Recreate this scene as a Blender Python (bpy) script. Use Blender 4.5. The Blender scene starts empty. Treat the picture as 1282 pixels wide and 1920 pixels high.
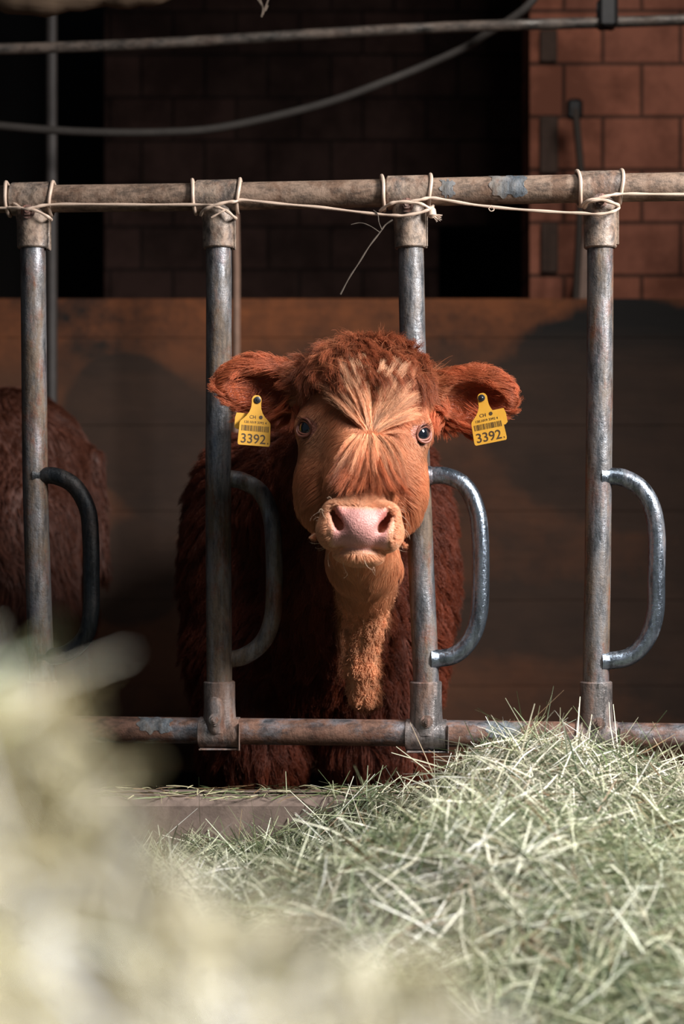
import bpy, math, random
import numpy as np
from mathutils import Vector, Matrix

# ------------------------------------------------------------------ camera
F = 3333.0            # focal length in pixels of the 1282x1920 frame
CZ = 0.85             # camera height
CY = -3.0
sc = bpy.context.scene
C = sc.collection
cam_d = bpy.data.cameras.new('camera')
cam = bpy.data.objects.new('camera', cam_d); C.objects.link(cam)
cam.location = (0, CY, CZ); cam.rotation_euler = (math.pi/2, 0, 0)
cam_d.sensor_fit = 'VERTICAL'; cam_d.sensor_height = 36; cam_d.sensor_width = 24
cam_d.lens = F/1920*36
cam_d.clip_start = 0.02
cam_d.dof.use_dof = True; cam_d.dof.focus_distance = 2.86; cam_d.dof.aperture_fstop = 3.2
sc.camera = cam
sc.view_settings.view_transform = 'Standard'; sc.view_settings.look = 'None'
sc.view_settings.gamma = 1; sc.view_settings.use_curve_mapping = False
sc.view_settings.exposure = 0.0
sc.cycles.use_denoising = True
# ------------------------------------------------------------------ light
w = bpy.data.worlds.new('world'); sc.world = w; w.use_nodes = True
w.node_tree.nodes['Background'].inputs[0].default_value = (0.55, 0.68, 0.85, 1)
w.node_tree.nodes['Background'].inputs[1].default_value = 0.095
def area(name, loc, target, sx, sy, power, col, spread=180):
    l = bpy.data.lights.new(name, 'AREA'); l.shape = 'RECTANGLE'; l.size = sx; l.size_y = sy
    l.energy = power; l.color = col; l.spread = math.radians(spread)
    o = bpy.data.objects.new(name, l); C.objects.link(o); o.location = loc
    d = Vector(target)-Vector(loc); o.rotation_euler = d.to_track_quat('-Z', 'Y').to_euler()
    return o
area('barn_window_light', (2.3, -1.6, 2.35), (0.10, -0.42, 0.85), 0.8, 1.0, 62, (1.0, 0.97, 0.94), 84)
area('skylight', (0.5, -1.5, 3.1), (0.40, -0.75, 0.3), 0.8, 0.6, 9, (1.0, 0.98, 0.95), 70)
area('heap_fill_light', (-0.5, -3.4, 2.0), (-0.05, -2.4, 0.72), 0.5, 0.5, 11, (1.0, 0.98, 0.97), 60)  # fill added behind the camera to brighten the near hay heap
area('rear_fill_light', (0.9, 0.1, 2.9), (0.3, 2.6, 1.7), 0.7, 0.5, 6, (1.0, 0.95, 0.9), 110)  # fill added above the stall to brighten the back walls, no window there

rng = np.random.default_rng(7)
random.seed(7)

# ------------------------------------------------------------------ helpers
def P(px, py, d):
    return np.array([(px-641)*d/F, d+CY, CZ-(py-960)*d/F])
def srgb(r, g, b):
    f = lambda c: ((c/255+0.055)/1.055)**2.4 if c/255 > 0.04045 else c/255/12.92
    return (f(r), f(g), f(b), 1)
def obj(name, me, mat=None, parent=None):
    o = bpy.data.objects.new(name, me); C.objects.link(o)
    if mat is not None and hasattr(me, 'materials'):
        me.materials.append(mat)
    if parent is not None: adopt(o, parent)
    return o
def adopt(o, parent):
    o.parent = parent
    m = Matrix.Translation(parent.location)
    if parent.parent is not None: m = Matrix.Translation(parent.parent.location) if parent.type != 'EMPTY' else m
    o.matrix_parent_inverse = world_of(parent).inverted()
def world_of(o):
    m = Matrix.Translation(o.location) if o.type == 'EMPTY' else Matrix.Identity(4)
    return m
def thing(name, label, cat, loc=(0, 0, 0), group=None):
    o = bpy.data.objects.new(name, None); C.objects.link(o); o.location = loc
    o.empty_display_size = 0.1
    return tag(o, label, cat, group)
def tag(o, label=None, cat=None, group=None, kind=None):
    if label: o['label'] = label
    if cat: o['category'] = cat
    if group: o['group'] = group
    if kind: o['kind'] = kind
    return o
def mesh(name, V, Fq, smooth=True):
    V = np.asarray(V, dtype=np.float32); me = bpy.data.meshes.new(name)
    if isinstance(Fq, np.ndarray):
        n, k = Fq.shape
        me.vertices.add(len(V)); me.vertices.foreach_set('co', V.ravel())
        me.loops.add(n*k); me.loops.foreach_set('vertex_index', Fq.astype(np.int32).ravel())
        me.polygons.add(n); me.polygons.foreach_set('loop_start', np.arange(0, n*k, k, dtype=np.int32))
        me.update(calc_edges=True); me.validate()
    else:
        me.from_pydata([tuple(map(float, v)) for v in V], [], Fq); me.update()
    if smooth: me.polygons.foreach_set('use_smooth', np.ones(len(me.polygons), dtype=bool))
    return me
def vcol(me, col, name='col'):
    a = me.color_attributes.new(name, 'FLOAT_COLOR', 'POINT')
    c = np.ones((len(me.vertices), 4), dtype=np.float32); c[:, :3] = col[:, :3]
    a.data.foreach_set('color', c.ravel())
class MB:
    """collects shapes into one mesh"""
    def __init__(s): s.V = []; s.F = []; s.n = 0
    def add(s, V, Fc):
        s.V.append(np.asarray(V, float)); s.F += [tuple(i+s.n for i in f) for f in Fc]; s.n += len(V); return s
    def tube(s, pts, r, seg=16, closed=False, squash=None):
        pts = np.asarray(pts, float); n = len(pts); r = np.broadcast_to(np.asarray(r, float), (n,))
        if closed: T = np.roll(pts, -1, 0)-np.roll(pts, 1, 0)
        else: T = np.gradient(pts, axis=0)
        for i in range(n):
            if np.linalg.norm(T[i]) < 1e-9: T[i] = T[i-1] if i else pts[-1]-pts[0]
        T /= np.linalg.norm(T, axis=1)[:, None]
        ref = np.array([0, -1, 0.0]) if abs(T[0][1]) < 0.9 else np.array([0, 0, 1.0])
        u = np.cross(T[0], ref); u /= np.linalg.norm(u); V = []
        for i in range(n):
            u = u-T[i]*np.dot(u, T[i]); u /= np.linalg.norm(u); v = np.cross(T[i], u)
            for k in range(seg):
                a = 2*math.pi*k/seg
                V.append(pts[i]+r[i]*(math.cos(a)*u+math.sin(a)*v*(squash or 1)))
        Fc = []; m = n if closed else n-1
        for i in range(m):
            j = (i+1) % n
            for k in range(seg):
                l = (k+1) % seg; Fc.append((i*seg+k, i*seg+l, j*seg+l, j*seg+k))
        if not closed:
            Fc.append(tuple(range(seg))[::-1]); Fc.append(tuple((n-1)*seg+k for k in range(seg)))
        return s.add(V, Fc)
    def box(s, c, d, R=None, bev=0.0):
        c = np.asarray(c, float); h = np.asarray(d, float)/2; R = np.eye(3) if R is None else R
        V = []; b = min(bev, min(h)*0.9)
        if b <= 0:
            for z in (-1, 1):
                for x, y in ((-1, -1), (1, -1), (1, 1), (-1, 1)): V.append(R@(np.array([x, y, z])*h)+c)
            return s.add(V, [(3, 2, 1, 0), (4, 5, 6, 7), (0, 1, 5, 4), (1, 2, 6, 5), (2, 3, 7, 6), (3, 0, 4, 7)])
        ring = []
        for zz, ins in ((-h[2], b), (-h[2]+b, 0), (h[2]-b, 0), (h[2], b)):
            for x, y in ((-1, -1), (1, -1), (1, 1), (-1, 1)):
                hx = h[0]-ins; hy = h[1]-ins
                for q in ((1, 0), (0, 1)) if x*y > 0 else ((0, 1), (1, 0)):
                    V.append(R@np.array([x*(hx-q[0]*b), y*(hy-q[1]*b), zz])+c)
        Fc = [tuple(range(8))[::-1], tuple(range(24, 32))]
        for i in range(3):
            for k in range(8):
                l = (k+1) % 8; Fc.append((i*8+k, i*8+l, i*8+8+l, i*8+8+k))
        return s.add(V, Fc)
    def build(s, name, mat, parent=None, smooth=True, auto=True):
        me = mesh(name, np.concatenate(s.V), s.F, smooth)
        if smooth and auto:
            try: me.set_sharp_from_angle(angle=math.radians(38))
            except Exception: pass
        return obj(name, me, mat, parent)
def catmull(pts, n=8):
    pts = np.asarray(pts, float); Q = np.vstack([2*pts[0]-pts[1], pts, 2*pts[-1]-pts[-2]]); out = []
    for i in range(1, len(Q)-2):
        for k in range(n):
            t = k/n
            out.append(0.5*((2*Q[i])+(-Q[i-1]+Q[i+1])*t+(2*Q[i-1]-5*Q[i]+4*Q[i+1]-Q[i+2])*t*t+(-Q[i-1]+3*Q[i]-3*Q[i+1]+Q[i+2])*t**3))
    out.append(pts[-1]); return np.array(out)
def hsh(i, j, k, s):
    n = (i*73856093) ^ (j*19349663) ^ (k*83492791) ^ (s*2654435 & 0x7fffffff)
    n = (n ^ (n >> 13))*1274126177 & 0x7fffffff
    n = (n ^ (n >> 16))*60493 & 0x7fffffff
    return (n & 0xffff)/65535.0
def vnoise(Q, scale, seed=0):
    Q = np.asarray(Q, float)*scale+1000.0; I = np.floor(Q).astype(np.int64); f = Q-I; f = f*f*(3-2*f); out = 0
    for dx in (0, 1):
        for dy in (0, 1):
            for dz in (0, 1):
                wt = (f[:, 0] if dx else 1-f[:, 0])*(f[:, 1] if dy else 1-f[:, 1])*(f[:, 2] if dz else 1-f[:, 2])
                out = out+wt*hsh(I[:, 0]+dx, I[:, 1]+dy, I[:, 2]+dz, seed)
    return out*2-1
def nvec(Q, scale, seed): return np.stack([vnoise(Q, scale, seed+k) for k in range(3)], 1)
def norm(v): return v/np.maximum(np.linalg.norm(v, axis=-1, keepdims=True), 1e-9)
def sstep(a, b, x): t = np.clip((x-a)/(b-a), 0, 1); return t*t*(3-2*t)

# ------------------------------------------------------------------ materials
class NT:
    def __init__(s, name):
        s.m = bpy.data.materials.new(name); s.m.use_nodes = True; s.t = s.m.node_tree; s.t.nodes.clear()
        s.out = s.n('ShaderNodeOutputMaterial')
        s.b = s.n('ShaderNodeBsdfPrincipled'); s.l(s.b.outputs[0], s.out.inputs[0])
    def n(s, typ, **kw):
        x = s.t.nodes.new(typ)
        for k, v in kw.items(): setattr(x, k, v)
        return x
    def l(s, a, b): s.t.links.new(a, b)
    def coord(s, scale=(1, 1, 1), rot=(0, 0, 0), loc=(0, 0, 0), out='Object'):
        c = s.n('ShaderNodeTexCoord'); m = s.n('ShaderNodeMapping'); s.l(c.outputs[out], m.inputs[0])
        m.inputs['Scale'].default_value = scale; m.inputs['Rotation'].default_value = rot; m.inputs['Location'].default_value = loc
        return m.outputs[0]
    def noise(s, vec, scale, detail=5, rough=0.6, dist=0.0):
        x = s.n('ShaderNodeTexNoise'); s.l(vec, x.inputs['Vector']); x.inputs['Scale'].default_value = scale
        x.inputs['Detail'].default_value = detail; x.inputs['Roughness'].default_value = rough; x.inputs['Distortion'].default_value = dist
        return x.outputs['Fac']
    def ramp(s, fac, stops):
        x = s.n('ShaderNodeValToRGB'); s.l(fac, x.inputs[0]); e = x.color_ramp.elements
        while len(e) < len(stops): e.new(0.5)
        for el, (p, c) in zip(e, stops):
            el.position = p; el.color = c if len(c) == 4 else tuple(c)+(1,)
        return x.outputs[0]
    def mix(s, fac, a, b, mode='MIX'):
        x = s.n('ShaderNodeMix'); x.data_type = 'RGBA'; x.blend_type = mode
        for i, v in ((0, fac), (6, a), (7, b)):
            if hasattr(v, 'is_output'): s.l(v, x.inputs[i])
            else: x.inputs[i].default_value = v
        return x.outputs[2]
    def math(s, op, a, b=0.0, clamp=False):
        x = s.n('ShaderNodeMath'); x.operation = op; x.use_clamp = clamp
        for i, v in ((0, a), (1, b)):
            if hasattr(v, 'is_output'): s.l(v, x.inputs[i])
            else: x.inputs[i].default_value = v
        return x.outputs[0]
    def bump(s, h, strength=0.3, dist=0.002):
        x = s.n('ShaderNodeBump'); x.inputs['Strength'].default_value = strength; x.inputs['Distance'].default_value = dist
        s.l(h, x.inputs['Height']); s.l(x.outputs[0], s.b.inputs['Normal'])
    def set(s, **kw):
        for k, v in kw.items():
            k = k.replace('_', ' ')
            if hasattr(v, 'is_output'): s.l(v, s.b.inputs[k])
            else: s.b.inputs[k].default_value = v
        return s
G3 = lambda v: (v, v, v, 1)
def metal_mat(name, steel=(140, 147, 156), dirt=(98, 82, 68), rust=(104, 64, 44), d0=0.42, d1=0.58, stretch=(1, 1, 0.12), rough=0.28, metal=0.9):
    t = NT(name); c = t.coord(stretch)
    n1 = t.noise(c, 34, 6, 0.65); n2 = t.noise(t.coord((1, 1, 1)), 160, 4, 0.7); n3 = t.noise(t.coord((1, 1, .5), loc=(3, 1, 2)), 13, 4, 0.6)
    f = t.math('ADD', t.math('MULTIPLY', n1, 0.50), t.math('ADD', t.math('MULTIPLY', n2, 0.12), t.math('MULTIPLY', n3, 0.38)))
    mask = t.ramp(f, [(d0, G3(0)), (d1, G3(1))])
    rm = t.ramp(t.noise(t.coord((1, 1, .6), loc=(7, 2, 5)), 22, 5, 0.7), [(0.5, G3(0)), (0.62, G3(1))])
    dcol = t.mix(rm, srgb(*dirt), srgb(*rust))
    st = t.mix(n2, srgb(*[int(x*.82) for x in steel]), srgb(*steel))
    col = t.mix(mask, st, dcol)
    sp = t.ramp(t.noise(t.coord(tuple(max(q, .12)**.7 for q in stretch), loc=(2, 9, 4)), 75, 6, 0.75), [(0.38, G3(0.42)), (0.56, G3(1.12))]); col = t.mix(1.0, col, sp, 'MULTIPLY')
    t.set(Base_Color=col, Metallic=t.math('MULTIPLY', t.math('SUBTRACT', 1.0, mask), metal), Roughness=t.math('ADD', rough, t.math('MULTIPLY', mask, 0.4)))
    t.bump(t.math('ADD', n2, n1), 0.55, 0.0022)
    return t.m
M = {}
M['post'] = metal_mat('worn_galvanised_steel', d0=.38, d1=.56)
M['loop'] = metal_mat('polished_galvanised_loop', steel=(150, 162, 176), d0=0.52, d1=0.66, rough=0.22)
M['loop_dark'] = metal_mat('dark_painted_loop', steel=(44, 48, 52), dirt=(60, 50, 42), rust=(58, 40, 30), d0=0.5, d1=0.68, rough=0.3, metal=0.5)
M['rail'] = metal_mat('dirty_rail', steel=(120, 120, 122), dirt=(132, 110, 94), rust=(104, 80, 64), d0=0.28, d1=0.42, stretch=(0.3, 1, 1), metal=0.7)
M['rail_low'] = metal_mat('rusty_rail', steel=(140, 144, 152), dirt=(108, 78, 64), rust=(84, 54, 42), d0=0.38, d1=0.5, stretch=(0.35, 1, 1), metal=0.8)
M['clamp'] = metal_mat('dusty_clamp', steel=(118, 116, 116), dirt=(150, 130, 114), rust=(124, 98, 82), d0=0.36, d1=0.52, stretch=(1, 1, .7), metal=0.7)
M['clamp_low'] = metal_mat('worn_clamp', steel=(156, 152, 152), dirt=(116, 92, 80), rust=(98, 66, 52), d0=0.42, d1=0.55, metal=0.8)
M['bolt'] = metal_mat('rusty_bolt', steel=(150, 140, 132), dirt=(142, 88, 70), rust=(120, 62, 46), d0=0.4, d1=0.6, metal=0.7)
def simple(name, col, rough=0.6, metal=0.0, var=0.25, scale=30, bump=0.3, dist=0.002, spec=0.5, stretch=(1, 1, 1)):
    t = NT(name); n = t.noise(t.coord(stretch), scale, 5, 0.65)
    a = srgb(*[int(c*(1-var)) for c in col]); b = srgb(*[min(255, int(c*(1+var))) for c in col])
    t.set(Base_Color=t.mix(n, a, b), Roughness=rough, Metallic=metal, Specular_IOR_Level=spec)
    if bump: t.bump(n, bump, dist)
    return t.m
def attr_mat(name, rough=0.6, transl=0.0, spec=0.4, bump=None):
    t = NT(name); a = t.n('ShaderNodeAttribute', attribute_name='col'); t.set(Base_Color=a.outputs['Color'], Roughness=rough, Specular_IOR_Level=spec)
    if transl:
        tr = t.n('ShaderNodeBsdfTranslucent'); t.l(a.outputs['Color'], tr.inputs[0])
        mx = t.n('ShaderNodeMixShader'); mx.inputs[0].default_value = transl
        t.l(t.b.outputs[0], mx.inputs[1]); t.l(tr.outputs[0], mx.inputs[2]); t.l(mx.outputs[0], t.out.inputs[0])
    if bump:
        v = t.n('ShaderNodeTexVoronoi'); t.l(t.coord(), v.inputs['Vector']); v.inputs['Scale'].default_value = bump
        t.bump(v.outputs['Distance'], 0.55, 0.0014)
    return t.m
M['twine'] = simple('white_baling_twine', (196, 172, 154), 0.45, var=0.16, scale=25, stretch=(1, 1, 1))
M['hay'] = attr_mat('hay', 0.5, 0.07, 0.5)
M['skin'] = attr_mat('calf_skin', 0.5, 0.0, 0.5, bump=420)

# ------------------------------------------------------------------ the barn
def wood_mat(name, c1, c2, stains=True):
    t = NT(name); c = t.coord((0.35, 1, 3.0)); n = t.noise(c, 14, 7, 0.65, 0.6)
    base = t.mix(n, srgb(*c1), srgb(*c2))
    if stains:
        xyz = t.n('ShaderNodeSeparateXYZ'); cc = t.n('ShaderNodeTexCoord'); t.l(cc.outputs['Object'], xyz.inputs[0])
        big = t.noise(t.coord((1, 1, 1), loc=(4, 0, 2)), 2.6, 5, 0.6)
        def blob(x, z, rx, rz, k=1.0):
            dx = t.math('DIVIDE', t.math('SUBTRACT', xyz.outputs[0], x), rx); dz = t.math('DIVIDE', t.math('SUBTRACT', xyz.outputs[2], z), rz)
            r = t.math('ADD', t.math('MULTIPLY', dx, dx), t.math('MULTIPLY', dz, dz))
            return t.math('MULTIPLY', t.math('SUBTRACT', 1.0, t.math('MINIMUM', r, 1.0)), k)
        tot = blob(-0.60, 1.10, 0.20, 0.20, 1.3)
        for b in ((0.86, 1.12, 0.50, 0.34, 1.5), (0.66, 1.30, 0.13, 0.09, 0.9), (-0.45, 1.0, 0.22, 0.25, 0.8), (-0.60, .68, .17, .16, .9), (0.5, .55, .5, .12, .4), (1.0, .5, .5, .3, .5)):
            tot = t.math('ADD', tot, blob(*b))
        mask = t.ramp(t.math('ADD', t.math('MULTIPLY', tot, 0.55), t.math('ADD', t.math('MULTIPLY', big, 0.6), t.math('MULTIPLY', t.noise(t.coord((1, 1, 1.2), loc=(8, 1, 3)), 11, 6, .7), 0.28))), [(0.38, G3(0)), (0.56, G3(1))])
        base = t.mix(mask, base, srgb(38, 35, 33))
        # grime rubbed on below the top board
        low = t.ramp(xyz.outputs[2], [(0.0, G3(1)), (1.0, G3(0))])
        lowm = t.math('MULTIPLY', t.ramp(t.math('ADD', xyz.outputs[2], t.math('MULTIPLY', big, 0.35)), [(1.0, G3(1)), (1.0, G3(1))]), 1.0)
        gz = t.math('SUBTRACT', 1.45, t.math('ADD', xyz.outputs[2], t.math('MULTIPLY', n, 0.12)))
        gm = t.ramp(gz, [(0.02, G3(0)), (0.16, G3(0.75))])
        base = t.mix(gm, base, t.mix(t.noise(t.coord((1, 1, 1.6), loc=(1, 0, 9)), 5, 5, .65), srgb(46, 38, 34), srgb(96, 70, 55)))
    t.set(Base_Color=base, Roughness=0.75, Specular_IOR_Level=0.25); t.bump(n, 0.4, 0.006)
    return t.m
def brick_mat(name, c1, c2, mortar, ws=0.232, hs=0.158, loc=(0, 0, 0)):
    t = NT(name); co = t.n('ShaderNodeTexCoord'); sx = t.n('ShaderNodeSeparateXYZ'); t.l(co.outputs['Object'], sx.inputs[0])
    cb = t.n('ShaderNodeCombineXYZ'); t.l(t.math('ADD', sx.outputs[0], sx.outputs[1]), cb.inputs[0]); t.l(sx.outputs[2], cb.inputs[1])
    mp = t.n('ShaderNodeMapping'); t.l(cb.outputs[0], mp.inputs[0]); mp.inputs['Location'].default_value = loc
    b = t.n('ShaderNodeTexBrick'); t.l(mp.outputs[0], b.inputs['Vector'])
    b.inputs['Scale'].default_value = 1; b.inputs['Brick Width'].default_value = ws; b.inputs['Row Height'].default_value = hs
    b.inputs['Mortar Size'].default_value = 0.007; b.inputs['Mortar Smooth'].default_value = 0.5; b.inputs['Bias'].default_value = 0
    b.inputs['Color1'].default_value = srgb(*c1); b.inputs['Color2'].default_value = srgb(*c2); b.inputs['Mortar'].default_value = srgb(*mortar)
    n = t.noise(t.coord((1, 1, 1)), 5, 6, 0.65)
    grime = t.ramp(n, [(0.38, G3(0.55)), (0.62, G3(1.15))])
    t.set(Base_Color=t.mix(1.0, b.outputs['Color'], grime, 'MULTIPLY'), Roughness=0.9, Specular_IOR_Level=0.2)
    t.bump(t.math('SUBTRACT', n, t.math('MULTIPLY', b.outputs['Fac'], 1.5)), 0.5, 0.01)
    return t.m
def struct(name, mb, mat, smooth=False):
    o = mb.build(name, mat, smooth=smooth); o['kind'] = 'structure'; return o
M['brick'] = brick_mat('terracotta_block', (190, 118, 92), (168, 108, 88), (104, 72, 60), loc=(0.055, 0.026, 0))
M['brick_shaded'] = brick_mat('shaded_block', (90, 66, 60), (72, 54, 49), (52, 41, 38), loc=(0.0, 0.0, 0))  # same blocks for the recessed bay, its deep shade put into darker colours
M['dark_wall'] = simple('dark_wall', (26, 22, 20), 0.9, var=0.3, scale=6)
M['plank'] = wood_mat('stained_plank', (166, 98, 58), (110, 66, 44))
M['beam'] = wood_mat('old_beam', (134, 112, 92), (90, 72, 58), False)
M['kerb'] = simple('old_concrete', (100, 86, 78), 0.85, var=0.35, scale=26, bump=0.6, dist=0.004)
M['floor'] = simple('stall_bedding', (44, 34, 27), 0.95, var=0.4, scale=20, bump=0.8, dist=0.01)
M['alley'] = simple('alley_concrete', (84, 76, 68), 0.9, var=0.3, scale=8, bump=0.4, dist=0.006)
struct('floor', MB().box((0, 1.95, -0.03), (4.4, 4.15, 0.06)), M['floor'])
struct('floor_alley', MB().box((0, -2.2, 0.06), (4.4, 4.10, 0.12)), M['alley'])
kb = MB().box((0, -0.095, 0.195), (4.4, 0.13, 0.39), bev=0.012)
struct('trim_kerb', kb, M['kerb'], True)
wb = MB().box((1.58, 2.42, 1.6), (2.04, 0.24, 3.2)); struct('wall_right_bay', wb, M['brick'])
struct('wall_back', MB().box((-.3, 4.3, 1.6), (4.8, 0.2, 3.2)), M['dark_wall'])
struct('wall_bay', MB().box((-.2585, 3.6, 1.6), (1.223, 0.16, 3.2)).box((.53, 3.6, 2.55), (.354, 0.16, 1.3)), M['brick_shaded'])
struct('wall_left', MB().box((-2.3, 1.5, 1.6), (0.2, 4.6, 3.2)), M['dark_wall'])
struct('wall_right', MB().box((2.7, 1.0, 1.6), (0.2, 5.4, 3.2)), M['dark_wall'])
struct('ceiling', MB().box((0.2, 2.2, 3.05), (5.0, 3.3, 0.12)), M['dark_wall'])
# brick wall: dark strips stand in for the shade in recesses of missing hollow blocks
t = thing('wall_niche', 'narrow dark upright slot in the terracotta wall, above the other slot', 'slot')
bpy.data.objects.remove(t)
for k, (x0, x1, y0, y1, lab) in enumerate(((1012, 1046, 218, 325, 'narrow dark strip standing in for a shaded slot in the block wall, middle height'),
                                       (1014, 1046, 418, 512, 'narrow dark strip standing in for a shaded slot in the block wall, lowest of three'),
                                       (1012, 1044, 56, 116, 'narrow dark strip standing in for a shaded slot in the block wall, topmost of three'))):
    a = P(x0, y0, 5.29); b = P(x1, y1, 5.29)
    o = MB().box(((a[0]+b[0])/2, 2.292, (a[2]+b[2])/2), (b[0]-a[0], 0.02, a[2]-b[2]), bev=0.003).build('wall_slot_shade', simple('slot_shade_dark', (84, 66, 56), 0.9))
    tag(o, lab, 'wooden batten', 'dark strips painted for shaded slots in the block wall')
# stall partition of horizontal boards
pt = thing('plank_partition', 'stained brown wooden board partition behind the calf', 'partition', (0, 2.0, 0))
tops = [1.445, 1.335, 1.09, 0.85, 0.60, 0.36, 0.12]
for a_, b_ in zip(tops[:-1], tops[1:]):
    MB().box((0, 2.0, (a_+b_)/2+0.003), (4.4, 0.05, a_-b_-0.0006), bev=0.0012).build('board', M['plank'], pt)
for x in (-1.9, -0.15, 1.9):
    MB().box((x, 2.07, 0.7), (0.09, 0.08, 1.4), bev=0.006).build('support_post', M['plank'], pt)

# ------------------------------------------------------------------ things hanging at the back
Mp = metal_mat('overhead_pipe_steel', steel=(120, 116, 112), dirt=(112, 98, 88), rust=(84, 70, 62), stretch=(.3, 1, 1), d0=.4, d1=.55)
pr = thing('overhead_pipe', 'long grey pipe running across high above the stall', 'pipe', P(641, 60, 4.3))
MB().tube([P(x, 92-x*0.045+3*math.sin(x/170), 4.3) for x in range(-420, 1750, 60)], 0.0135, 14).build('pipe', Mp, pr)
c_ = P(1138, 28, 4.3); Md = simple('black_iron', (34, 32, 32), 0.6)
br = MB().box((c_[0], c_[1], c_[2]+0.005), (0.045, 0.06, 0.075), bev=0.006); br.box((c_[0], c_[1]+0.0, c_[2]+0.5), (0.03, 0.01, 0.98))
br.build('pipe_hanger', Md, pr)
cb = MB().tube(catmull([P(*q) for q in ((-380, 190, 4.5), (-120, 222, 4.5), (0, 236, 4.5), (150, 247, 4.5), (300, 248, 4.5), (420, 238, 4.5), (600, 196, 4.5), (740, 146, 4.5), (860, 95, 4.5), (905, 68, 4.45), (990, 10, 4.4), (1050, -80, 4.4))], 8), 0.0105, 10).build('hanging_cable', simple('grey_cable', (66, 60, 56), 0.7))
tag(cb, 'dark sagging cable hanging below the overhead pipe', 'cable')
bm_ = MB(); xs = np.linspace(-500, 372, 40)
pts = [P(x, -27+6*math.sin(x/60), 3.6) for x in xs]
bm_.tube(pts, [0.05+0.006*math.sin(x/37)+0.003*math.sin(x/11) - (0.03*max(0, (x-240)/132)) for x in xs], 14)
tag(bm_.build('timber_pole', M['beam']), 'rough pale timber pole at the very top, ending midway', 'timber')
wbm = MB()
for q in (((478, -8), (492, 14), (490, 32)), ((505, -8), (498, 12), (492, 28)), ((486, -6), (495, 20), (502, 10))):
    wbm.tube(catmull([P(a, b, 3.5) for a, b in q], 5), 0.0016, 6)
tag(wbm.build('cobweb_strand', simple('dusty_web', (110, 96, 84), 0.9)), 'dusty cobweb tuft dangling at the top edge beside the timber', 'cobweb')
tag(MB().tube([P(96, y, 4.7) for y in (-300, 100, 400, 700, 1300)], 0.016, 12).build('standing_pipe', simple('dull_pipe', (62, 56, 54), 0.6)), 'thin upright dull pipe in the dark opening behind the barrier', 'pipe')
tl = thing('leaning_tool', 'dark long-handled tool leaning against the block wall', 'tool', P(1085, 580, 5.2))
MB().tube([P(1078, 205, 5.15), P(1090, 330, 5.14), P(1084, 470, 5.13), P(1076, 620, 5.09), P(1070, 1490, 5.06)*np.array([1, 1, 0])+np.array([0, 0, .012])], 0.011, 10).build('handle', simple('worn_handle', (70, 58, 50), 0.7), tl)
MB().box(P(1077, 205, 5.15), (0.045, 0.03, 0.06), bev=0.008).build('grip', Md, tl)
pl = MB(); A = [P(1098, 432, 5.25), P(1132, 438, 5.25), P(912, 1530, 5.16)*np.array([1, 1, 0]), P(878, 1530, 5.16)*np.array([1, 1, 0])]
V = A+[a+np.array([0, 0.02, 0]) for a in A]
pl.add(V, [(0, 1, 2, 3), (7, 6, 5, 4), (0, 4, 5, 1), (1, 5, 6, 2), (2, 6, 7, 3), (3, 7, 4, 0)])
tag(pl.build('leaning_board', simple('pale_board', (168, 140, 126), 0.8), smooth=False), 'narrow pale tapering board leaning on the block wall', 'board')
tag(MB().tube([P(441, 400, 4.6), P(443, 500, 4.6), P(443, 1130, 4.6), np.array([-.27, 1.6, 0])], 0.0095, 10).build('upright_stick', simple('pale_stick', (150, 118, 100), 0.7)), 'thin pale upright stick behind the second barrier post', 'stick')

# ------------------------------------------------------------------ feed barrier
def FP(px, py, off=0.0):
    k = (px-641)/F; d = 3/(1+0.12*k)+off
    return P(px, py, d)
fb = thing('feed_barrier', 'tubular steel feed barrier with four uprights and curved loop bars', 'barrier', (0, 0, 0.39))
rx = np.linspace(-700, 1980, 70)
topy = lambda x: 373.5-0.0168*x+2.0*math.sin(x/260)
lowy = lambda x: 1363+0.0158*x+1.5*math.sin(x/310+1)
tr_ = MB().tube([FP(x, topy(x)) for x in rx], 0.0235, 24).build('top_rail', M['rail'], fb)
br_ = MB().tube([FP(x, lowy(x)) for x in rx], 0.0225, 24).build('bottom_rail', M['rail_low'], fb)
M['paint'] = metal_mat('old_blue_paint', steel=(104, 116, 128), dirt=(118, 112, 106), rust=(110, 90, 78), d0=.40, d1=.56, metal=.2, rough=.5)
def paint_patch(f, xa, xb, rad, a0, a1, parent):
    V = []; Fc = []; nx, na = 26, 14
    for i in range(nx):
        x = xa+(xb-xa)*i/(nx-1); q = FP(x, f(x))
        for j in range(na):
            e = .16*math.sin(i*.55)+.10*math.sin(i*.9+2); a = a0+(a1-a0)*j/(na-1)+(e if j in (0, na-1) else 0)
            V.append(q+(rad+.0006)*np.array([0, -math.cos(a), math.sin(a)])+np.array([.004*math.sin(j*.8) if i in (0, nx-1) else 0, 0, 0]))
    n0 = len(V); V += [v+np.array([0, .0012, 0]) for v in V]
    for i in range(nx-1):
        for j in range(na-1): k = i*na+j; Fc.append((k, k+na, k+na+1, k+1))
    o = MB().add(V[:n0], Fc).build('paint_patch', M['paint'], parent); o['label'] = 'flaking blue-grey paint'
paint_patch(topy, 918, 982, .0235, -.6, 1.2, tr_)
paint_patch(topy, 826, 848, .0235, -.5, .7, tr_)
paint_patch(lowy, 912, 976, .0225, -.2, 1.25, br_)
paint_patch(lowy, 262, 322, .0225, .0, 1.3, br_)
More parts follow.
